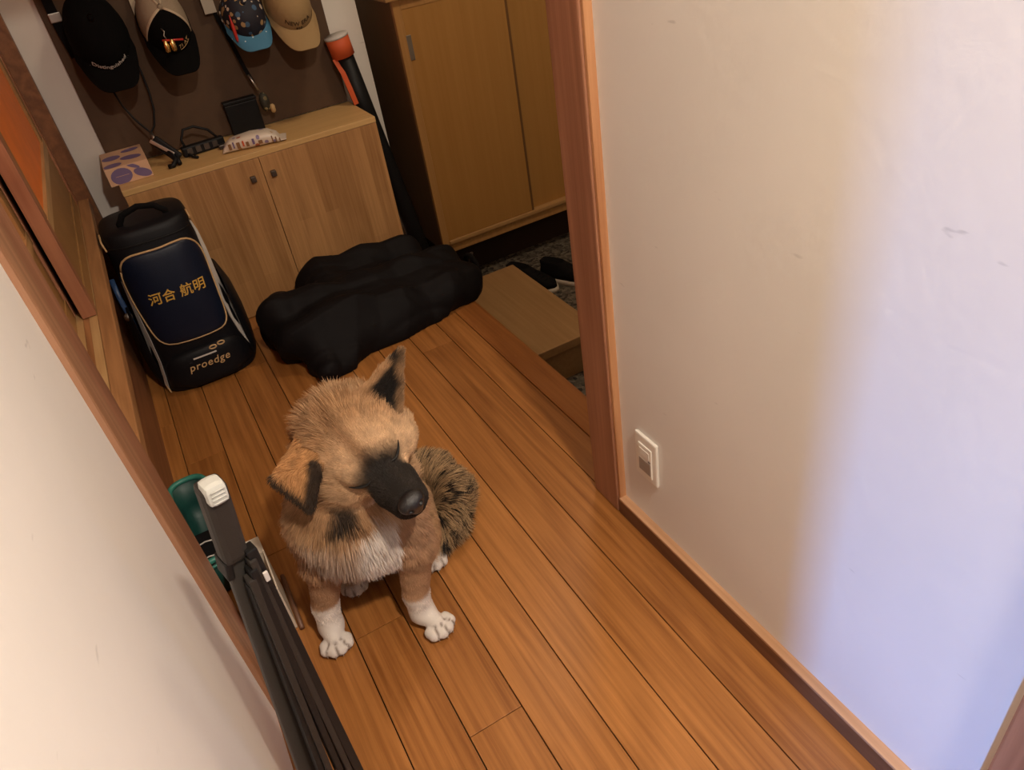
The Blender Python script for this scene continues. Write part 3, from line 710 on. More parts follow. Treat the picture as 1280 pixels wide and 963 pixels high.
# drawstring collar with cord lock at its right end
MB().tube([(.925, 2.33 + .055 * math.cos(t), .06 + .05 * math.sin(t)) for t in np.linspace(0, 2 * PI, 17)], .010, 8).build('gathered_collar', 'blackfab', du, True)
MB().tube([(.93, 2.34, .09), (.950, 2.37, .10), (.955, 2.40, .085), (.945, 2.41, .05), (.935, 2.40, .02)], .004, 6).build('drawstring', 'darkmetal', du, True)
MB().cbox(.935, .957, 2.40, 2.42, .012, .034, .004).build('cord_lock', 'black', du)

# ================================================================== CAPS ON THE PANEL
def make_cap(xc, zc, label, crown, brim, w=.083, hh=.095, dep=.105, brim_len=.075, lean=34, back=None, name='baseball_cap'):
    """hangs from its back strap: crown bulges to -Y, brim points down and out. zc = lowest point of the brim"""
    root = empty(name, (xc, 2.985, zc)); tag(root, label, 'cap', 'caps hanging on the brown panel')
    Rx = Matrix.Rotation(math.radians(-lean), 4, 'X'); tot = 2 * hh + brim_len; zp = zc + tot * math.cos(math.radians(lean))
    W = lambda x, y, z: Rx @ Vector((x, y, z - 2.05 * hh)) + Vector((xc, 2.982, zp))
    nu, nv = 20, 9
    def P(th, ph):   # th around rim 0..2pi (pi*1.5 = brim side), ph 0 rim .. pi/2 top
        r = math.cos(ph) ** .8; z = hh + hh * 1.05 * r * math.sin(th); x = w * r * math.cos(th)
        y = -dep * math.sin(ph) ** .9
        if math.sin(th) < 0: z -= 0.0
        return W(x, y, z)
    def sector(a0, a1, nm, mt, k, ph0=0.0, ph1=PI / 2 - .06):
        m = MB(); m.grid([[P(a0 + (a1 - a0) * i / k, ph0 + (ph1 - ph0) * j / nv) for j in range(nv + 1)] for i in range(k + 1)])
        return m.build(nm, mt, root, True, origin=(xc, 2.984, zc))
    if back:   # mesh back, solid front
        sector(PI * 1.12, PI * 1.88, 'front_panel', crown, 14)
        for a0, a1 in ((-.12 * PI, .29 * PI), (.33 * PI, .67 * PI), (.71 * PI, 1.12 * PI)):
            sector(a0, a1, 'mesh_panel', back, 8)
        for a in (-.12 * PI, .31 * PI, .69 * PI, 1.12 * PI):
            MB().tube([P(a, ph) + Vector((0, -.001, 0)) for ph in np.linspace(0, PI / 2 - .05, 9)], .006, 6, flat=.4).build('seam_band', 'meshband', root, True)
    else:
        for k in range(6):
            a0 = PI * 1.5 + k * PI / 3; sector(a0, a0 + PI / 3, 'crown_panel', crown, 6)
    c = P(0, PI / 2); MB().lathe([(.0085, 0), (.0075, .004), (.003, .006)], 12, (0, 0, 0), Matrix.Translation(W(0, -dep, hh)) @ Matrix.Rotation(PI / 2, 4, 'X')).build('top_button', crown if not back else back, root, True)
    # brim: curved plate hanging down from the front rim
    A, B_ = [], []
    kk = 18
    up, lo = [], []
    for j in range(7):
        v = j / 6; ru, rl = [], []
        for i in range(kk + 1):
            u = -1 + 2 * i / kk; a = PI * 1.5 + u * PI * .46
            bx, bz = w * math.cos(a), hh + hh * 1.05 * math.sin(a)
            ox, oz = w * 1.04 * u, -brim_len * (1 - abs(u) ** 3.2) + bz * .55 * abs(u) ** 3
            x = bx + (ox - bx) * v; z = bz + (oz - bz) * v
            y = -.030 * (1 - u * u) - .012 * v * (1 - u * u) - .004
            ru.append(W(x, y - .002, z)); rl.append(W(x, y + .002, z))
        up.append(ru); lo.append(rl)
    m = MB(); m.grid(up); m.grid([r[::-1] for r in lo]); m.grid([up[-1], lo[-1]]); m.grid([lo[0], up[0]])
    m.grid([[r[0] for r in up], [r[0] for r in lo]]); m.grid([[r[-1] for r in lo], [r[-1] for r in up]])
    m.build('brim', brim, root, True, origin=(xc, 2.984, zc))
    # sweatband rim at the back of the crown
    MB().tube([P(t, 0) + Vector((0, .0, 0)) for t in np.linspace(0, 2 * PI, 33)], .004, 6).build('rim', crown, root, True)
    root['_dep'] = dep
    return root, P
def cap_text(root, P, body, size, mat, th0, ph, name='lettering'):
    me = text_mesh(body, size, .0003, .0002)
    e = .02
    for v in me.vertices:
        th = th0 + v.co.x / .080; pp = ph + v.co.y / .11
        p = P(th, pp); n = (P(th + e, pp) - P(th - e, pp)).cross(P(th, pp + e) - P(th, pp - e)).normalized()
        if n.y > 0: n = -n
        v.co = p + n * (.0016 + v.co.z)
    return attach(link(name, me, mat), root)
c1, P1 = make_cap(.046, .838, 'all black cap with small pale lettering hanging beside the white wall', 'capblack', 'capblack', .088, .125, .105, .080)
cap_text(c1, P1, 'Distinguished', .019, 'text_white', PI * 1.5, .36)
cap_text(c1, P1, 'DETAIL CAREER COMPANY', .0095, 'text_white', PI * 1.5, .19)
c2, P2 = make_cap(.250, .835, 'black cap with tan mesh back and metal clip', 'capblack', 'capblack', .076, .112, .105, .080, back='mesh')
cap_text(c2, P2, '71 AT', .018, 'text_gold', PI * 1.64, .46)
MB().tube([P2(PI * t_, .34) + Vector((0, -.002, 0)) for t_ in np.linspace(1.56, 1.74, 8)], .0008, 5).build('stitch_line', 'text_gold', c2)
c3, P3 = make_cap(.508, .842, 'floral cap with light blue dotted brim', 'capfloral', 'capblue', .072, .085, .09, .058)
c4, P4_ = make_cap(.663, .812, 'tan cap with dark lettering next to the orange tube', 'captan', 'captan', .078, .10, .10, .082)
cap_text(c4, P4_, 'NEW ERA', .024, 'text_brown', PI * 1.5, .52)
cap_text(c4, P4_, '920', .016, 'text_brown', PI * 1.5, .33)

# metal clip on the mesh cap
cp = P2(PI * 1.44, .72) + Vector((0, -.010, .004))
ck = empty('cap_clip', cp); tag(ck, 'small brass clip with red bar fixed on the mesh cap front', 'clip')
for dx in (-.010, .010):
    MB().lathe([(.004, -.034), (.0085, -.028), (.009, -.012), (.006, .0), (.003, .004)], 12, cp + Vector((dx - .006, -.008, 0))).build('brass_weight', 'brass', ck, True)
MB().tube([cp + Vector((-.022, -.006, .004)), cp + Vector((.04, -.004, -.006))], .0032, 8).build('red_bar', 'red', ck, True)
MB().tube([cp + Vector(q_) for q_ in ((-.008, -.004, .004), (-.012, .0, .016), (-.006, .004, .026), (-.012, .010, .036))], .0018, 6).build('chain', 'metal', ck, True)

# things hanging between the caps
def strap(pts, w, mat, name, label, cat, th=.002, parent=None):
    A = []
    for p in pts: A.append(Vector(p))
    m = MB(); L_, R_ = [], []
    for i, p in enumerate(A):
        t = (A[min(i + 1, len(A) - 1)] - A[max(i - 1, 0)]).normalized(); s_ = t.cross(Vector((0, -1, 0))).normalized() * w / 2
        L_.append(p - s_); R_.append(p + s_)
    o = Vector((0, -th, 0)); F = [[q + o for q in L_], [q + o for q in R_]]; Bk = [L_, R_]
    m.grid(F); m.grid([R_, L_]); m.grid([L_, F[0]]); m.grid([F[1], R_]); m.f += []
    ob = m.build(name, mat, parent, False)
    if label: tag(ob, label, cat)
    return ob
s1 = strap([(-.052, 2.975, 1.30), (-.050, 2.975, 1.10), (-.048, 2.972, 1.03), (-.040, 2.965, .95)], .030, 'blackfab', 'webbing_strap', 'black webbing strap with metal buckle beside the all black cap', 'strap')
MB().cbox(-.066, -.030, 2.966, 2.974, 1.055, 1.082, .002).build('buckle', 'metal', s1)
s2 = strap([(.190, 2.975, 1.30), (.188, 2.972, 1.12), (.186, 2.968, 1.05), (.186, 2.962, .962)], .017, 'meshband', 'snap_strap', 'pale plastic strap with holes hanging by the mesh cap', 'strap')
for k in range(9):
    MB().lathe([(.003, 0), (.003, .0012)], 8, (0, 0, 0), Matrix.Translation((.186, 2.9635 + .0012 * k, .975 + k * .012)) @ Matrix.Rotation(PI / 2, 4, 'X')).build('hole', 'text_brown', s2)
# long lanyard with tag, float and camo pouch
lan = empty('lanyard', (.46, 2.965, .74)); tag(lan, 'long dark lanyard with camouflage grip hanging beside the floral cap', 'lanyard')
strap([(.415, 2.975, 1.30), (.418, 2.972, 1.08), (.425, 2.968, .98), (.445, 2.962, .88), (.458, 2.955, .80), (.470, 2.945, .745)], .014, 'blackfab', 'strap', None, None, parent=lan)
MB().tube([(.462, 2.945, .775), (.470, 2.94, .745), (.478, 2.935, .715)], .005, 8).build('chain', 'metal', lan, True)
MB().lathe([(.008, -.055), (.016, -.045), (.018, -.02), (.014, .0), (.006, .008)], 14, (.485, 2.93, .70)).build('grip', 'camo', lan, True)
MB().lathe([(.005, -.02), (.009, -.014), (.009, .004), (.005, .01)], 10, (.505, 2.92, .655)).build('lure', 'text_gold', lan, True)
MB().cbox(.392, .432, 2.958, 2.962, .985, 1.075, .001).build('paper_tag', 'tag', lan)
fl = MB().lathe([(.0015, -.030), (.005, -.02), (.006, .02), (.003, .035), (.0012, .055)], 12, (.452, 2.86, .925)).build('fishing_float', 'red', None, True)
tag(fl, 'slim red fishing float hanging beside the floral cap', 'float')
# cord loop with folding tool at the cabinet's left end
cl = empty('corded_tool', (.05, 2.86, CT)); tag(cl, 'black clip tool on a cord loop below the all black cap', 'tool')
MB().tube([(.020, 2.965, .83), (.028, 2.95, .78), (.048, 2.93, .73), (.070, 2.91, .695), (.078, 2.905, .683), (.098, 2.915, .70), (.118, 2.935, .745), (.126, 2.95, .80), (.128, 2.962, .86), (.126, 2.968, .90)], .0035, 7).build('cord', 'black', cl, True)
MB().tube([(.078, 2.905, .683), (.079, 2.895, .668), (.082, 2.885, .655)], .006, 8).build('ferrule', 'metal', cl, True)
MB().cbox(-.018, .018, -.010, .010, -.055, .045, .006, Matrix.Translation((.100, 2.855, .634)) @ Matrix.Rotation(math.radians(-38), 4, 'Y') @ Matrix.Rotation(math.radians(-25), 4, 'X')).build('tool_body', 'black', cl)
MB().cbox(-.006, .006, -.013, -.009, -.045, .040, .002, Matrix.Translation((.092, 2.846, .642)) @ Matrix.Rotation(math.radians(-46), 4, 'Y') @ Matrix.Rotation(math.radians(-25), 4, 'X')).build('steel_blade', 'metal', cl)
MB().tube([(.105, 2.83, .625), (.115, 2.80, .600), (.100, 2.785, CT + .008), (.085, 2.79, CT + .006)], .009, 8).build('tool_handle', 'black', cl, True)
MB().tube([(.112, 2.84, .620), (.122, 2.815, .600), (.122, 2.785, CT + .009)], .008, 8).build('tool_handle', 'black', cl, True)
# black tool with carrying loop in the middle of the cabinet top
ct = empty('reel_tool', (.21, 2.86, CT)); tag(ct, 'black hand tool with cord loop lying in the middle of the cabinet top', 'tool')
MB().cbox(-.085, .065, -.016, .016, 0, .034, .006, Matrix.Translation((.232, 2.880, CT + .001)) @ Matrix.Rotation(math.radians(6), 4, 'Z')).build('tool_body', 'black', ct)
for k in range(4):
    MB().box(-.07 + k * .03, -.052 + k * .03, -.018, -.0155, .008, .028, Matrix.Translation((.232, 2.880, CT + .001)) @ Matrix.Rotation(math.radians(6), 4, 'Z')).build('rib', 'darkmetal', ct)
MB().tube([(.164, 2.87, CT + .012), (.160, 2.878, .640), (.178, 2.888, .668), (.215, 2.896, .668), (.258, 2.898, .645), (.292, 2.888, CT + .012)], .0045, 7).build('cord', 'black', ct, True)
MB().cbox(.268, .300, 2.832, 2.858, CT + .0005, CT + .016, .003).build('clip', 'darkmetal', ct)
MB().tube([(.166, 2.860, CT + .01), (.172, 2.84, CT + .006), (.186, 2.81, CT + .006)], .0055, 7).build('hook', 'black', ct, True)
# black box at the back
kb = empty('black_box', (.415, 2.965, CT)); tag(kb, 'small black box standing against the panel behind the snack packet', 'box')
MB().cbox(.345, .462, 2.948, 2.984, CT, .690, .003).build('box_body', 'black', kb); MB().cbox(.343, .464, 2.946, 2.9845, .6905, .702, .003).build('lid', 'black', kb)
# snack packet
pk = empty('snack_packet', (.38, 2.77, CT)); tag(pk, 'white printed snack packet lying on the cabinet top', 'packet')
Rm_ = Matrix.Translation((.375, 2.775, CT)) @ Matrix.Rotation(math.radians(-14), 4, 'Z')
rows = []
for x, hy, hz in ((-.105, .034, .004), (-.095, .036, .022), (-.07, .039, .038), (0, .041, .046), (.06, .040, .042), (.088, .038, .026), (.096, .037, .010)):
    rows.append([Rm_ @ Vector((x, hy * math.copysign(abs(math.cos(t)) ** .55, math.cos(t)), hz / 2 + .001 + hz / 2 * math.copysign(abs(math.sin(t)) ** .6, math.sin(t)))) for t in np.linspace(0, 2 * PI, 20, endpoint=False)])
m = MB(); m.grid(rows, True); m.f += [tuple(range(19, -1, -1)), tuple(6 * 20 + j for j in range(20))]
m.build('pouch', 'packet', pk, True, origin=(.375, 2.775, CT))
MB().box(.094, .118, -.036, .036, .006, .010, Rm_).build('seal', 'packet', pk)
for k in range(3): MB().box(.070 + k * .012, .074 + k * .012, -.0405 + k * .0006, -.0385, .006, .030 - k * .006, Rm_).build('print_mark', 'packetbrown', pk)
for k, (x, w_, h_) in enumerate(((-.078, .010, .020), (-.062, .005, .022), (-.050, .012, .016), (-.030, .006, .022), (-.018, .010, .014), (.004, .008, .018), (.024, .014, .012))):
    MB().cbox(x, x + w_, -.0425, -.0405, .012 + (k % 2) * .003, .012 + h_ + (k % 3) * .002, .0006, Rm_).build('print_mark', ('packetbrown', 'purple', 'packetbrown', 'orange')[k % 4], pk)
# tissue box with purple leaves
tb = empty('tissue_box', (-.035, 2.83, CT)); tag(tb, 'peach tissue box with purple leaf print on the cabinet end', 'box')
TX0, TX1, TY0, TY1, TZ = -.108, .030, 2.765, 2.985, CT + .058
MB().cbox(TX0, TX1, TY0, TY1, CT + .0005, TZ, .002).build('carton', 'peach', tb, origin=(-.04, 2.87, CT))
def leaf(cx_, cz_, a, b_, rot, face):
    pts = []
    for t in np.linspace(0, 2 * PI, 20, endpoint=False):
        x, y = a * math.cos(t), b_ * math.sin(t); c, s = math.cos(rot), math.sin(rot)
        X, Y = cx_ + x * c - y * s, cz_ + x * s + y * c
        if face == 'front': pts.append(Vector((min(max(X, TX0 + .002), TX1 - .002), TY0 - .0006, min(max(Y, CT + .003), TZ - .002))))
        else: pts.append(Vector((min(max(X, TX0 + .002), TX1 - .002), min(max(Y, TY0 + .002), TY1 - .002), TZ + .0006)))
    MB().add(pts, [tuple(range(20))]).build('leaf_print', 'purple', tb)
leaf(-.064, CT + .027, .034, .026, .1, 'front'); leaf(.002, CT + .022, .028, .014, -.4, 'front'); leaf(-.020, CT + .050, .022, .006, -.5, 'front')
leaf(-.078, 2.795, .030, .024, .3, 'top'); leaf(-.015, 2.845, .036, .026, -.5, 'top'); leaf(-.075, 2.89, .03, .03, .7, 'top'); leaf(-.01, 2.94, .03, .02, .2, 'top')
MB().box(-.082, -.040, TY0 - .0014, TY0 - .0006, CT + .0275, CT + .0285).build('print_line', 'peach', tb)

# orange and black tube case beside the cabinet
tu = empty('tube_case', (.975, 2.935, -.318)); tag(tu, 'long black tube case with orange top leaning between the two cabinets', 'tube case')
a, b_ = Vector((.975, 2.935, -.318)), Vector((.817, 2.935, .765))
MB().tube([a, a.lerp(b_, .3), a.lerp(b_, .8), b_], [.034, .036, .0355, .036], 20).build('case_body', 'black', tu, True)
dr = (b_ - a).normalized()
MB().tube([b_ - dr * .01, b_ + dr * .062], [.0425, .0445], 22).build('case_top', 'orange', tu, True)
MB().tube([b_ + dr * .058, b_ + dr * .066], [.0455, .0455], 22).build('rim', 'whitefab', tu, True)
strap([b_ + Vector((-.038, -.010, -.01)), b_ + Vector((-.024, -.022, -.06)), b_ + Vector((-.014, -.024, -.12)), b_ + Vector((-.004, -.024, -.18))], .020, 'orange', 'orange_stripe', None, None, .004, tu)

# ================================================================== LEFT FOREGROUND
# folding frame leaning by the left wall
gf = empty('folding_frame', (-.11, .73, 0)); tag(gf, 'dark folding frame with grey push button standing by the near left wall', 'folding frame')
T0 = Vector((-.070, .722, .806)); T1 = Vector((-.166, .741, .004))
ax = (T1 - T0).normalized()
def obar(p, q, w, d, name, mat, side, c=.003, parent=gf):
    """bar between p,q; width w along 'side', depth d"""
    z = (q - p).normalized(); x = (side - z * side.dot(z)).normalized(); y = z.cross(x)
    Mx = Matrix(((x.x, y.x, z.x, p.x), (x.y, y.y, z.y, p.y), (x.z, y.z, z.z, p.z), (0, 0, 0, 1)))
    return MB().cbox(-w / 2, w / 2, -d / 2, d / 2, 0, (q - p).length, c, Mx).build(name, mat, parent)
SIDE = Vector((.92, .25, 0))
obar(T0 + ax * .02, T1, .028, .014, 'flat_leg', 'gate', SIDE)
hd = obar(T0, T0 + ax * .118, .031, .030, 'hood', 'gatehood', SIDE, .008)
obar(T0 + ax * .112 + Vector((-.012, 0, 0)), T0 + ax * .140 + Vector((-.014, .0, .0)), .010, .030, 'hood_lip', 'gateb', SIDE, .003)
Sd = (SIDE - ax * SIDE.dot(ax)).normalized(); Nn_ = ax.cross(Sd).normalized()
if Nn_.y > 0: Nn_ = -Nn_
obar(T0 - ax * .004 + Nn_ * .006 + Vector((0, 0, .002)), T0 + ax * .024 + Nn_ * .008 + Vector((0, 0, .002)), .025, .028, 'push_button', 'greybtn', SIDE, .008, hd)
for k in range(4):
    p = T0 + ax * (.001 + k * .0055) + Nn_ * .0215 + Vector((0, 0, .002))
    MB().tube([p - Sd * .008, p + Sd * .008], .0010, 6).build('button_ridge', 'greybtn', hd, True)
for k, (tx, bx_, dy) in enumerate(((-.0645, -.0775, .0), (-.068, -.093, -.004), (-.072, -.109, -.007), (-.078, -.127, -.009), (-.081, -.142, -.006))):
    obar(Vector((tx, .716 + dy, .70 - .012 * k)), Vector((bx_, .716 + dy, .004)), .0135 if k == 0 else .0095, .018, 'folding_leg', 'gateb' if k in (0, 2, 4) else 'gatehood', SIDE, .002)
obar(Vector((-.060, .702, .665)), Vector((-.0605, .702, .650)), .006, .004, 'warning_tag', 'text_white', SIDE, .001)
MB().tube([(-.07, .718, .035), (-.158, .740, .035)], .006, 8).build('foot_bar', 'gateb', gf, True)

# teal basket with black things against the raised opening
def rrect(cx_, cy_, hx, hy, r, z, n=6):
    pts = []
    for sx, sy, a0 in ((1, 1, 0), (-1, 1, PI / 2), (-1, -1, PI), (1, -1, 3 * PI / 2)):
        for i in range(n): 
            a = a0 + PI / 2 * i / (n - 1); pts.append(Vector((cx_ + sx * (hx - r) + r * math.cos(a), cy_ + sy * (hy - r) + r * math.sin(a), z)))
    return pts
bk = empty('plastic_basket', (-.214, 1.55, 0)); tag(bk, 'teal plastic basket on the floor beside the left door jamb', 'basket')
bx, by = -.214, 1.55
m = MB(); R_ = [rrect(bx, by, .036, .150, .03, .001), rrect(bx, by, .040, .158, .032, .05), rrect(bx, by, .044, .165, .035, .118), rrect(bx, by, .040, .161, .032, .118), rrect(bx, by, .036, .154, .029, .05), rrect(bx, by, .032, .146, .027, .006)]
m.grid(R_, True); k = len(R_[0]); m.f += [tuple(range(k - 1, -1, -1)), tuple(5 * k + j for j in range(k))]
m.build('basket_body', 'tealdark', bk, True, origin=(bx, by, 0))
rim = rrect(bx, by, .045, .166, .036, .121); rim.append(rim[0]); MB().tube(rim, .0075, 8).build('rim', 'teal', bk, True)
rim = rrect(bx, by, .0435, .164, .035, .100); rim.append(rim[0]); MB().tube(rim, .004, 8).build('rim_band', 'teal', bk, True)
bp_ = empty('pouch', (bx, 1.50, .006)); tag(bp_, 'black pouch with pale zip lying in the teal basket', 'pouch')
MB().cbox(bx - .028, bx + .028, 1.41, 1.54, .0075, .085, .010).build('pouch_body', 'blackfab', bp_)
MB().tube([(bx - .024, 1.435, .087), (bx, 1.44, .088), (bx + .024, 1.435, .087)], .002, 6).build('zip', 'text_white', bp_, True)
MB().tube([(bx - .024, 1.49, .087), (bx, 1.495, .088), (bx + .024, 1.49, .087)], .002, 6).build('zip', 'text_white', bp_, True)

# open cream box with a brown stick beside it
wb = empty('open_box', (-.135, 1.27, 0)); tag(wb, 'open cream box on the floor between folding frame and dog', 'box')
X0, X1, Y0, Y1, HZ = -.178, -.094, 1.198, 1.325, .135
MB().box(X0, X1, Y0, Y1, .0005, .004).build('base', 'creamin', wb)
for nm, (a0, a1, b0, b1) in dict(a=(X0, X0 + .003, Y0, Y1), b=(X1 - .003, X1, Y0, Y1), c=(X0 + .003, X1 - .003, Y0, Y0 + .003), d=(X0 + .003, X1 - .003, Y1 - .003, Y1)).items():
    MB().box(a0, a1, b0, b1, .004, HZ).build('side', 'cream', wb)
MB().box(X0, X1, -.001, .001, 0, .035, Matrix.Translation((0, Y1, HZ)) @ Matrix.Rotation(math.radians(-50), 4, 'X')).build('flap', 'cream', wb)
tag(MB().tube([(-.086, 1.185, .006), (-.086, 1.36, .006)], .0055, 8).build('thin_stick', 'brownstick', None, True), 'thin brown stick lying along the open cream box', 'stick')
# ================================================================== DOG
def nz(v): v = np.asarray(v, float); return v / np.linalg.norm(v)
DF = nz((-.41, -.91, 0)); DL = np.array([-DF[1], DF[0], 0.0]); DO = np.array([.068, 1.04, 0])
Bd = lambda f, l, z: DO + DF * f + DL * l + np.array([0, 0, z])
HS = np.array([.140, 1.090, .492])
HD = nz((.146, -.988, -.038)); HE = np.array([.935, .126, .331]); HE = nz(HE - HD * (HE @ HD)); HU = np.cross(HD, HE)
HR = np.array([HD, HE, HU])
Hd = lambda f, l, u: HS + HD * f + HE * l + HU * u
TAIL = [np.array(q) for q in ((.215, 1.42, .075), (.275, 1.44, .066), (.330, 1.395, .060), (.345, 1.315, .055), (.305, 1.245, .045), (.265, 1.215, .036))]
TRAD = [.050, .052, .054, .052, .042, .024]
LEGS = []      # (shoulder, elbow, wrist, heel, toe)
LEGS.append((Bd(-.075, .080, .31), Bd(-.065, .092, .205), np.array([.152, 1.052, .088]), np.array([.152, 1.047, .034]), np.array([.171, .999, .024])))
LEGS.append((Bd(-.075, -.080, .31), Bd(-.065, -.092, .205), np.array([-.022, 1.140, .088]), np.array([-.028, 1.130, .034]), np.array([-.034, 1.087, .024])))
HINDS = []     # (hip, knee, heel, toe)
HINDS.append((Bd(-.28, .040, .11), Bd(-.20, .066, .10), Bd(-.28, .088, .030), Bd(-.186, .096, .022)))
HINDS.append((Bd(-.29, -.075, .13), Bd(-.20, -.110, .12), Bd(-.27, -.105, .030), Bd(-.150, -.088, .022)))
TOES = []
def toe_set(heel, toe, spread, r):
    d = nz((toe - heel) * np.array([1, 1, 0])); s = np.array([-d[1], d[0], 0.0]); out = []
    for k, (o, fo) in enumerate(((-1.5, -.006), (-.5, .004), (.5, .004), (1.5, -.006))):
        out.append((toe + s * o * spread + d * (fo + .006) + np.array([0, 0, -.006]), d, r))
    return out
for a in LEGS: TOES += toe_set(a[3], a[4], .0158, .0126)
for a in HINDS: TOES += toe_set(a[2], a[3], .0140, .0110)

def dog_parts(P):
    q = (P - HS) @ HR.T                       # head-local f,l,u
    d = {}
    h = s_ell(q, (-.01, 0, .002), (.082, .078, .072))
    h = smin(h, s_ell(q, (.045, 0, .010), (.058, .062, .046)), .03)
    for s in (-1, 1):
        h = smin(h, s_ell(q, (.015, s * .055, -.030), (.062, .048, .050)), .03)
        h = smin(h, s_ell(q, (.078, s * .034, .016), (.024, .022, .016)), .014)
    mz = s_caps(q, (.080, 0, -.026), (.164, 0, -.029), .043, .0295)
    mz = smin(mz, s_caps(q, (.07, 0, -.056), (.155, 0, -.058), .026, .019), .02)
    for s in (-1, 1): mz = smin(mz, s_caps(q, (.12, s * .018, -.038), (.162, s * .014, -.040), .022, .019), .015)
    eL = s_tri(q, (.034, .088, .004), (-.018, .062, .056), (-.002, .166, .078), .007)
    eR = s_tri(q, (.030, -.058, .045), (-.040, -.060, .050), (-.012, -.138, .052), .0075)
    eR = smin(eR, s_tri(q, (.034, -.070, .048), (-.012, -.140, .050), (.036, -.132, -.012), .0065), .008)
    neck = s_caps(P, Bd(-.135, .005, .34), Hd(-.055, 0, -.02), .105, .082)
    tor = s_ell(P, Bd(-.085, -.006, .305), (.098, .100, .125), np.array([DF, DL, [0, 0, 1.]]))
    tor = smin(tor, s_caps(P, Bd(-.13, -.01, .31), Bd(-.29, -.03, .15), .100, .095), .05)
    tor = smin(tor, s_ell(P, Bd(-.29, -.03, .115), (.11, .095, .11), np.array([DF, DL, [0, 0, 1.]])), .05)
    legs = None
    for sh, el, wr, he, to in LEGS:
        g = s_caps(P, sh, el, .054, .040); g = smin(g, s_caps(P, el, wr, .040, .0265), .02); g = smin(g, s_caps(P, wr, he, .0265, .027), .012)
        g = smin(g, s_caps(P, he, to - (to - he) * .20, .025, .0175), .012)
        legs = g if legs is None else np.minimum(legs, g)
    hind = None
    for hp_, kn, he, to in HINDS:
        g = s_caps(P, hp_, kn, .072, .052); g = smin(g, s_caps(P, kn, he, .05, .026), .03); g = smin(g, s_caps(P, he, to, .024, .022), .015)
        hind = g if hind is None else np.minimum(hind, g)
    toes = None
    for c, dd, r in TOES:
        g = s_caps(P, c - dd * .010, c + dd * .004, r * .95, r); toes = g if toes is None else np.minimum(toes, g)
    tail = None
    for i in range(len(TAIL) - 1):
        g = s_caps(P, TAIL[i], TAIL[i + 1], TRAD[i] * .8, TRAD[i + 1] * .8); tail = g if tail is None else smin(tail, g, .02)
    return dict(head=h, muzzle=mz, earL=eL, earR=eR, neck=neck, torso=tor, legs=legs, hind=hind, toes=toes, tail=tail)
def dog_sdf(P):
    p = dog_parts(P)
    d = smin(p['head'], p['muzzle'], .025); d = smin(d, p['earL'], .012); d = smin(d, p['earR'], .012)
    d = smin(d, p['neck'], .05); t = smin(p['torso'], p['hind'], .03)
    t = smin(t, p['legs'], .03); t = smin(t, p['toes'], .0025); t = smin(t, p['tail'], .02)
    d = smin(d, t, .05)
    return np.maximum(d, .0015 - P[..., 2])
def dog_grad(P, e=.0015):
    g = np.stack([dog_sdf(P + np.eye(3)[i] * e) - dog_sdf(P - np.eye(3)[i] * e) for i in range(3)], -1)
    return g / np.maximum(np.linalg.norm(g, axis=-1, keepdims=True), 1e-9)
def sstep(a, b, x): t = np.clip((x - a) / (b - a), 0, 1); return t * t * (3 - 2 * t)

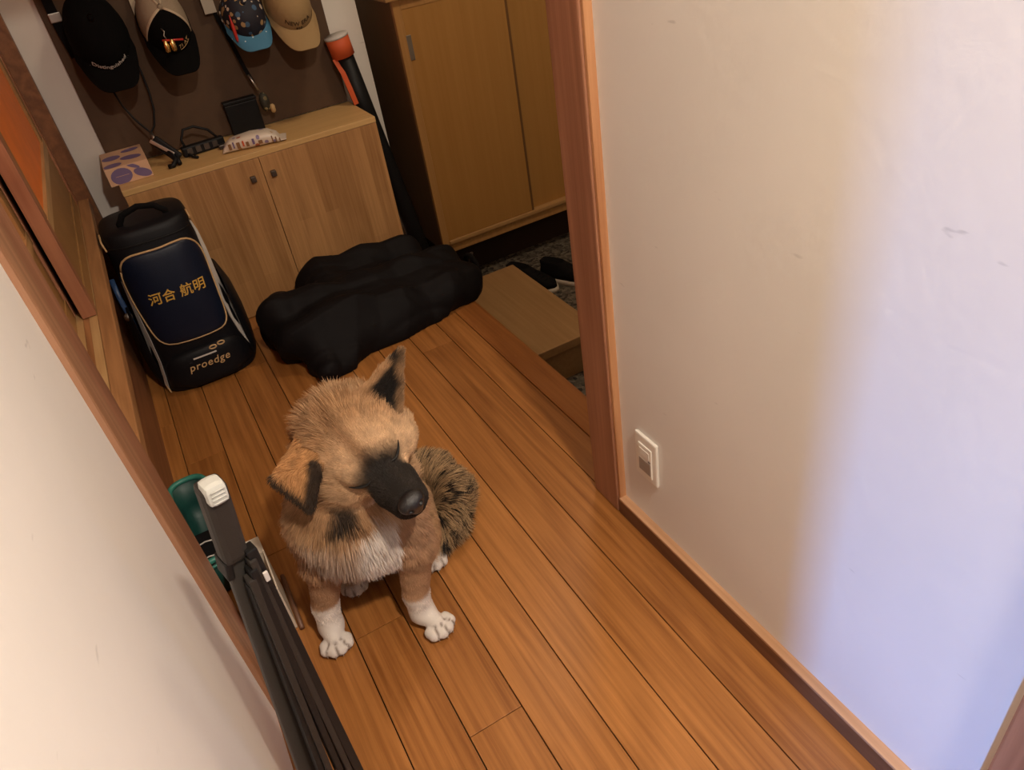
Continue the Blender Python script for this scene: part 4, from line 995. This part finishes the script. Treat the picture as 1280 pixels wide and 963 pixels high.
TAN = np.array([.43, .245, .120]); CREAM = np.array([.58, .385, .225]); BLK = np.array([.016, .013, .011]); WHT = np.array([.78, .70, .62])
BRN = np.array([.28, .145, .068]); GREYT = np.array([.34, .245, .19])
def mixc(c, t, w): return c * (1 - w[:, None]) + t * w[:, None]
def tri_edge_dist(q, a, b):
    a = np.asarray(a, float); b = np.asarray(b, float); t = np.clip(((q - a) @ (b - a)) / ((b - a) @ (b - a)), 0, 1); return np.linalg.norm(q - a - t[:, None] * (b - a), axis=1)
def dog_colour(P, Nn):
    p = dog_parts(P); q = (P - HS) @ HR.T; f, l, u = q.T
    names = list(p); D_ = np.stack([p[k] for k in names], 1); part = D_.argmin(1); idx = {k: i for i, k in enumerate(names)}
    nz1 = vnoise(P, 38., 2); nz2 = vnoise(P, 14., 4)
    c = np.tile(TAN, (len(P), 1)); c = mixc(c, CREAM, sstep(.45, .8, nz2) * .7); c = mixc(c, BRN, sstep(.60, .9, nz1) * .5)
    isH = np.isin(part, [idx['head'], idx['muzzle']]); isE = np.isin(part, [idx['earL'], idx['earR']])
    hm = isH.astype(float)
    # brow, forehead
    c = mixc(c, CREAM, hm * sstep(.02, .06, f) * .55)
    c = mixc(c, BRN, hm * np.exp(-((l + .004) / .012) ** 2) * sstep(-.05, .0, f) * .85)
    for s in (-1, 1): c = mixc(c, CREAM * 1.12, hm * np.exp(-(((f - .078) / .016) ** 2 + ((l - s * .038) / .016) ** 2)) * (u > .012) * .6)  # brow ridge highlights painted into the coat in pale cream
    # muzzle mask and eye rims
    mk = sstep(.088, .112, f + .10 * np.abs(u + .02) - .28 * np.maximum(np.abs(l) - .018, 0))
    c = mixc(c, np.array([.026, .020, .016]), hm * mk)
    c = mixc(c, BLK, hm * np.exp(-(l / .014) ** 2) * sstep(.075, .11, f) * .9)
    for s in (-1, 1):
        de = np.sqrt(((f - .095) / 1.2) ** 2 + (l - s * .036) ** 2 + ((u - .006) / 1.0) ** 2)
        c = mixc(c, BLK, hm * np.exp(-(de / .0165) ** 2))
    # dark jaw patch
    dj = np.sqrt((f - .046) ** 2 + ((l + .104) * .75) ** 2 + ((u + .070) * 1.25) ** 2) + .02 * (nz1 - .5)
    c = mixc(c, BLK, np.clip(hm + np.isin(part, [idx['neck'], idx['torso']]), 0, 1) * sstep(.036, .016, dj) * .93)
    c = mixc(c, WHT, hm * sstep(-.055, -.075, u) * sstep(.10, .06, f) * sstep(.04, .06, dj) * .4)
    # ears
    eL = part == idx['earL']; inner = (Nn @ (HD * .7 + HU * .7)) > .05
    w = eL * np.where(inner, 1., 0.) * sstep(.074, .088, l); c = mixc(c, BLK, w)
    dL = tri_edge_dist(q, (-.018, .062, .056), (-.002, .166, .078))
    c = mixc(c, TAN, eL * sstep(.012, .006, dL) * sstep(.15, .13, l))
    dF = tri_edge_dist(q, (.034, .088, .004), (-.002, .166, .078)) + .012 * (nz1 - .5)
    c = mixc(c, TAN * .8, eL * sstep(.013, .004, dF) * .75)
    eR = part == idx['earR']
    dR = np.minimum(tri_edge_dist(q, (-.012, -.14, .05), (.036, -.132, -.012)), tri_edge_dist(q, (.034, -.07, .048), (.036, -.132, -.012)))
    c = mixc(c, np.array([.50, .24, .085]), eR * .7); c = mixc(c, BLK, eR * sstep(.020, .008, dR) * .95)
    # neck, chest
    B_ = P - DO; bf = B_ @ DF; bl = B_ @ DL; bz = P[:, 2]; nf = Nn @ DF
    body = np.isin(part, [idx['neck'], idx['torso'], idx['legs']]).astype(float)
    c = mixc(c, GREYT, body * sstep(.36, .24, bz) * .65)
    ch = np.sqrt(((bl - .055) / .060) ** 2 + ((bz - .270) / .105) ** 2) + .35 * (nz1 - .5)
    c = mixc(c, WHT, body * sstep(1.05, .75, ch) * sstep(-.1, .25, nf) * (part != idx['legs']))
    c = mixc(c, WHT, body * sstep(.36, .33, bz) * sstep(.23, .26, bz) * sstep(.0, .3, nf) * .28)
    # legs
    lg = (part == idx['legs']) | (part == idx['toes']) & (bf > -.08)
    lgw = lg.astype(float)
    c = mixc(c, np.array([.42, .23, .115]), lgw * .8)
    c = mixc(c, WHT, lgw * sstep(.108, .096, bz + .018 * (nz2 - .5)))
    tds = np.sort(np.stack([np.linalg.norm(P - t_[0], axis=1) for t_ in TOES], 1), axis=1); gap = sstep(.004, .0008, tds[:, 1] - tds[:, 0]) * sstep(.024, .016, tds[:, 0])
    tgap = gap * np.isin(part, [idx['toes'], idx['legs'], idx['hind']])
    hn = ((part == idx['hind']) | (part == idx['toes']) & (bf <= -.08)).astype(float)
    c = mixc(c, np.array([.46, .28, .15]), hn * .6); c = mixc(c, WHT, hn * sstep(.045, .032, bz) * sstep(-.25, -.2, bf))
    c = mixc(c, np.array([.16, .10, .07]), tgap * .85)  # shade in the creases between toes painted as darker coat colour
    # tail
    tl = part == idx['tail']
    c = mixc(c, np.array([.50, .33, .17]), tl * .8)
    tc_ = np.array([.335, 1.36, .05]); rr = np.linalg.norm((P - tc_)[:, :2], axis=1)
    return c, part, idx, q

LO, HI = (-.14, .85, -.004), (.44, 1.54, .64)
Vd, Qd = surface_nets(dog_sdf, LO, HI, .0050)
me = np_mesh('dog', Vd, Qd)
Nd = dog_grad(Vd); cold, *_ = dog_colour(Vd, Nd)
at = me.color_attributes.new('col', 'FLOAT_COLOR', 'POINT'); at.data.foreach_set('color', np.concatenate([cold * .8, np.ones((len(Vd), 1))], 1).astype(np.float32).ravel())
dog = link('dog', me, 'skin', None, True)
tag(dog, 'tan dog with black muzzle and white paws sitting on the floorboards', 'dog')

# fur strands
NF = 220000
tri = np.concatenate([Qd[:, [0, 1, 2]], Qd[:, [0, 2, 3]]]); A, B2, C2 = Vd[tri[:, 0]], Vd[tri[:, 1]], Vd[tri[:, 2]]
area = np.linalg.norm(np.cross(B2 - A, C2 - A), axis=1) / 2
cen = (A + B2 + C2) / 3; qc = (cen - HS) @ HR.T
vis = np.where(cen[:, 2] < .004, 0.02, 1.0) * np.where((qc[:, 0] > .03) & (np.abs(qc[:, 1]) < .1), 2.2, 1.0) * np.where(cen[:, 1] > 1.45, .35, 1.0)
pick = rng.choice(len(tri), NF, p=area * vis / (area * vis).sum())
r1, r2 = np.sqrt(rng.random(NF)), rng.random(NF)
roots = A[pick] * (1 - r1)[:, None] + B2[pick] * (r1 * (1 - r2))[:, None] + C2[pick] * (r1 * r2)[:, None]
Nr = dog_grad(roots); colr, part, idx, q = dog_colour(roots, Nr)
f, l, u = q.T
L_ = np.full(NF, .030)
pe = lambda *n_: np.isin(part, [idx[k] for k in n_])
L_ = np.where(pe('head'), .020 + .018 * sstep(.02, -.06, f) + .014 * sstep(.045, .08, np.abs(l)) * sstep(.06, .0, f) - .012 * sstep(.02, .07, f), L_)
L_ = np.where(pe('muzzle'), .010 - .004 * sstep(.11, .16, f) + .010 * sstep(.08, .05, f), L_)
L_ = np.where(pe('earL', 'earR'), .013, L_)
L_ = np.where(pe('neck'), .046, L_); L_ = np.where(pe('torso'), .042 - .020 * sstep(1.12, 1.22, roots[:, 1]), L_)
L_ = np.where(pe('legs'), .008 + .022 * sstep(.17, .25, roots[:, 2]) - .0045 * sstep(.07, .04, roots[:, 2]), L_); L_ = np.where(pe('hind'), .018 - .010 * sstep(.06, .03, roots[:, 2]), L_)
L_ = np.where(pe('toes'), .0035, L_); L_ = np.where(pe('tail'), .040, L_)
de = np.minimum(np.linalg.norm(q - np.array([.095, .04, 0]), axis=1), np.linalg.norm(q - np.array([.095, -.04, 0]), axis=1))
L_ = np.where(pe('head', 'muzzle'), L_ * (.35 + .65 * sstep(.008, .03, de)), L_)
L_ = L_ * (.65 + .5 * rng.random(NF))
flow = np.tile(np.array([0, 0, -1.0]), (NF, 1)) + DF * -.35
hw = sstep(.03, -.02, dog_parts(roots)['neck'])     # 1 deep inside neck/body
hflow = -HD[None, :] + .55 * np.sign(l)[:, None] * HE[None, :] * sstep(.01, .05, np.abs(l))[:, None] * sstep(.09, .0, f)[:, None] + HU[None, :] * (.25 * sstep(.0, .05, u))[:, None] - HU[None, :] * (.5 * sstep(-.02, -.06, u) * sstep(.09, .05, f))[:, None]
isH = pe('head', 'muzzle'); flow[isH] = hflow[isH]
nk = pe('neck'); wnk = sstep(-.13, -.04, f)[:, None]; flow[nk] = (flow * (1 - wnk) + hflow * wnk)[nk]
tipm = pe('muzzle') & (f > .15); flow[tipm] = -HD * .6 - HU * .8
el = pe('earL'); flow[el] = HE * .9 + HU * .3 - HD * .2
er = pe('earR'); flow[er] = (-HE * .7 - HU * .4)
ti = pe('tail')
if ti.any():
    far = np.linalg.norm(roots[:, :2] - np.array([.255, 1.31]), axis=1); tp = np.array(TAIL); segs = (tp[:-1] + tp[1:]) / 2; tang = np.diff(tp, axis=0)
    k = np.linalg.norm(roots[ti][:, None, :] - segs[None], axis=2).argmin(1); tg = tang[k] / np.linalg.norm(tang[k], axis=1, keepdims=True)
    outw = roots[ti] - np.array([.255, 1.31, .02]); outw /= np.linalg.norm(outw, axis=1, keepdims=True)
    flow[ti] = tg * .35 + outw * 1.0
flow /= np.linalg.norm(flow, axis=1, keepdims=True)
tan_ = flow - Nr * (flow * Nr).sum(1)[:, None]; tan_ /= np.maximum(np.linalg.norm(tan_, axis=1, keepdims=True), 1e-6)
lift = np.where(isH, .30, .34); lift = np.where(pe('muzzle'), .28, lift); lift = np.where(pe('legs', 'hind', 'toes'), .25, lift); lift = np.where(pe('tail'), .45, lift)
lift = lift + .16 * (rng.random(NF) - .5)
# clumping: shared jitter from noise plus own jitter
cl_n = np.stack([vnoise(roots, 70., 20 + i) - .5 for i in range(3)], 1) * .9 + (rng.random((NF, 3)) - .5) * .35
d0 = tan_ * (1 - lift)[:, None] + Nr * lift[:, None] + cl_n * .45; d0 /= np.linalg.norm(d0, axis=1, keepdims=True)
NP = 5; pts = np.empty((NF, NP, 3)); pts[:, 0] = roots - Nr * .001; cur = d0.copy()
for k in range(1, NP):
    pts[:, k] = pts[:, k - 1] + cur * (L_ / (NP - 1))[:, None]
    cur = cur + np.array([0, 0, -.10]) + tan_ * .16; cur /= np.linalg.norm(cur, axis=1, keepdims=True)
pts[..., 2] = np.maximum(pts[..., 2], .001)
jit = 1 + .32 * (rng.random((NF, 1)) - .5) + .5 * (vnoise(roots, 90., 31)[:, None] - .5)
jit = np.where(pe('muzzle')[:, None], 1 + 1.6 * (jit - 1) + .5 * (rng.random((NF, 1)) > .8), jit)
colr = np.clip(colr * jit, .006, .95)
# agouti tips on tail and back
agt = pe('tail') & ((rng.random(NF) < .22) | (vnoise(roots * np.array([1, 1, .6]), 85., 44) > .70)); colr[agt] = BLK * 1.6
agt = pe('torso') & (roots[:, 1] > 1.2) & (rng.random(NF) < .3); colr[agt] *= .35
cur_d = bpy.data.hair_curves.new('fur'); cur_d.add_curves([NP] * NF)
cur_d.attributes['position'].data.foreach_set('vector', pts.astype(np.float32).ravel())
ra = cur_d.attributes.get('radius') or cur_d.attributes.new('radius', 'FLOAT', 'POINT')
prof = np.array([1, .95, .8, .55, .12]) * .00054
rw = np.where(L_ < .012, .75, 1.0)
ra.data.foreach_set('value', (prof[None, :] * rw[:, None]).astype(np.float32).ravel())
ca = cur_d.attributes.new('col', 'FLOAT_COLOR', 'CURVE')
ca.data.foreach_set('color', np.concatenate([colr, np.ones((NF, 1))], 1).astype(np.float32).ravel())
cur_d.materials.append(MAT['fur'])
fur = bpy.data.objects.new('fur', cur_d); COL.objects.link(fur); fur.parent = dog; fur['kind'] = 'stuff'

# nose, closed eyelids, claws
def nose_sdf(P):
    q = (P - HS) @ HR.T
    d = s_ell(q, (.190, 0, -.012), (.0185, .0245, .0180)); d = smin(d, s_ell(q, (.190, 0, -.030), (.012, .012, .012)), .010)
    for s in (-1, 1): d = -smin(-d, s_caps(q, (.203, s * .010, -.014), (.216, s * .019, -.016), .0042, .0052), .003)
    return -smin(-d, s_caps(q, (.211, 0, -.016), (.204, 0, -.044), .0012, .0014), .002)
c0 = Hd(.196, 0, -.02)
Vn, Qn = surface_nets(nose_sdf, c0 - .035, c0 + .035, .0018)
link('nose', np_mesh('nose', Vn, Qn), 'nose', dog, True)
def surf(f_, l_, u_):
    """walk from outside along -HD onto the coat"""
    p = Hd(f_, l_, u_)
    for _ in range(40):
        dd = float(dog_sdf(p[None])[0]); p = p - HD * dd * .8
    return p
for s in (-1, 1):
    line = [surf(.20, s * (.024 + .034 * t), .010 - .005 * math.sin(PI * t) - .004 * t) + HD * .004 + HU * .002 for t in np.linspace(0, 1, 9)]
    MB().tube([Vector(p) for p in line], [.0008, .0016, .0022, .0025, .0026, .0024, .002, .0015, .0006], 6).build('closed_eyelid', 'eyelid', dog, True)
for c, dd, r in TOES:
    a_ = c + dd * (r * .75) + np.array([0, 0, -.001]); b_ = a_ + dd * .009 + np.array([0, 0, -.005])
    b_[2] = max(b_[2], .002)
    MB().tube([Vector(a_), Vector((a_ + b_) / 2 + np.array([0, 0, .001])), Vector(b_)], [.0026, .0021, .0007], 6).build('claw', 'claw', dog, True)
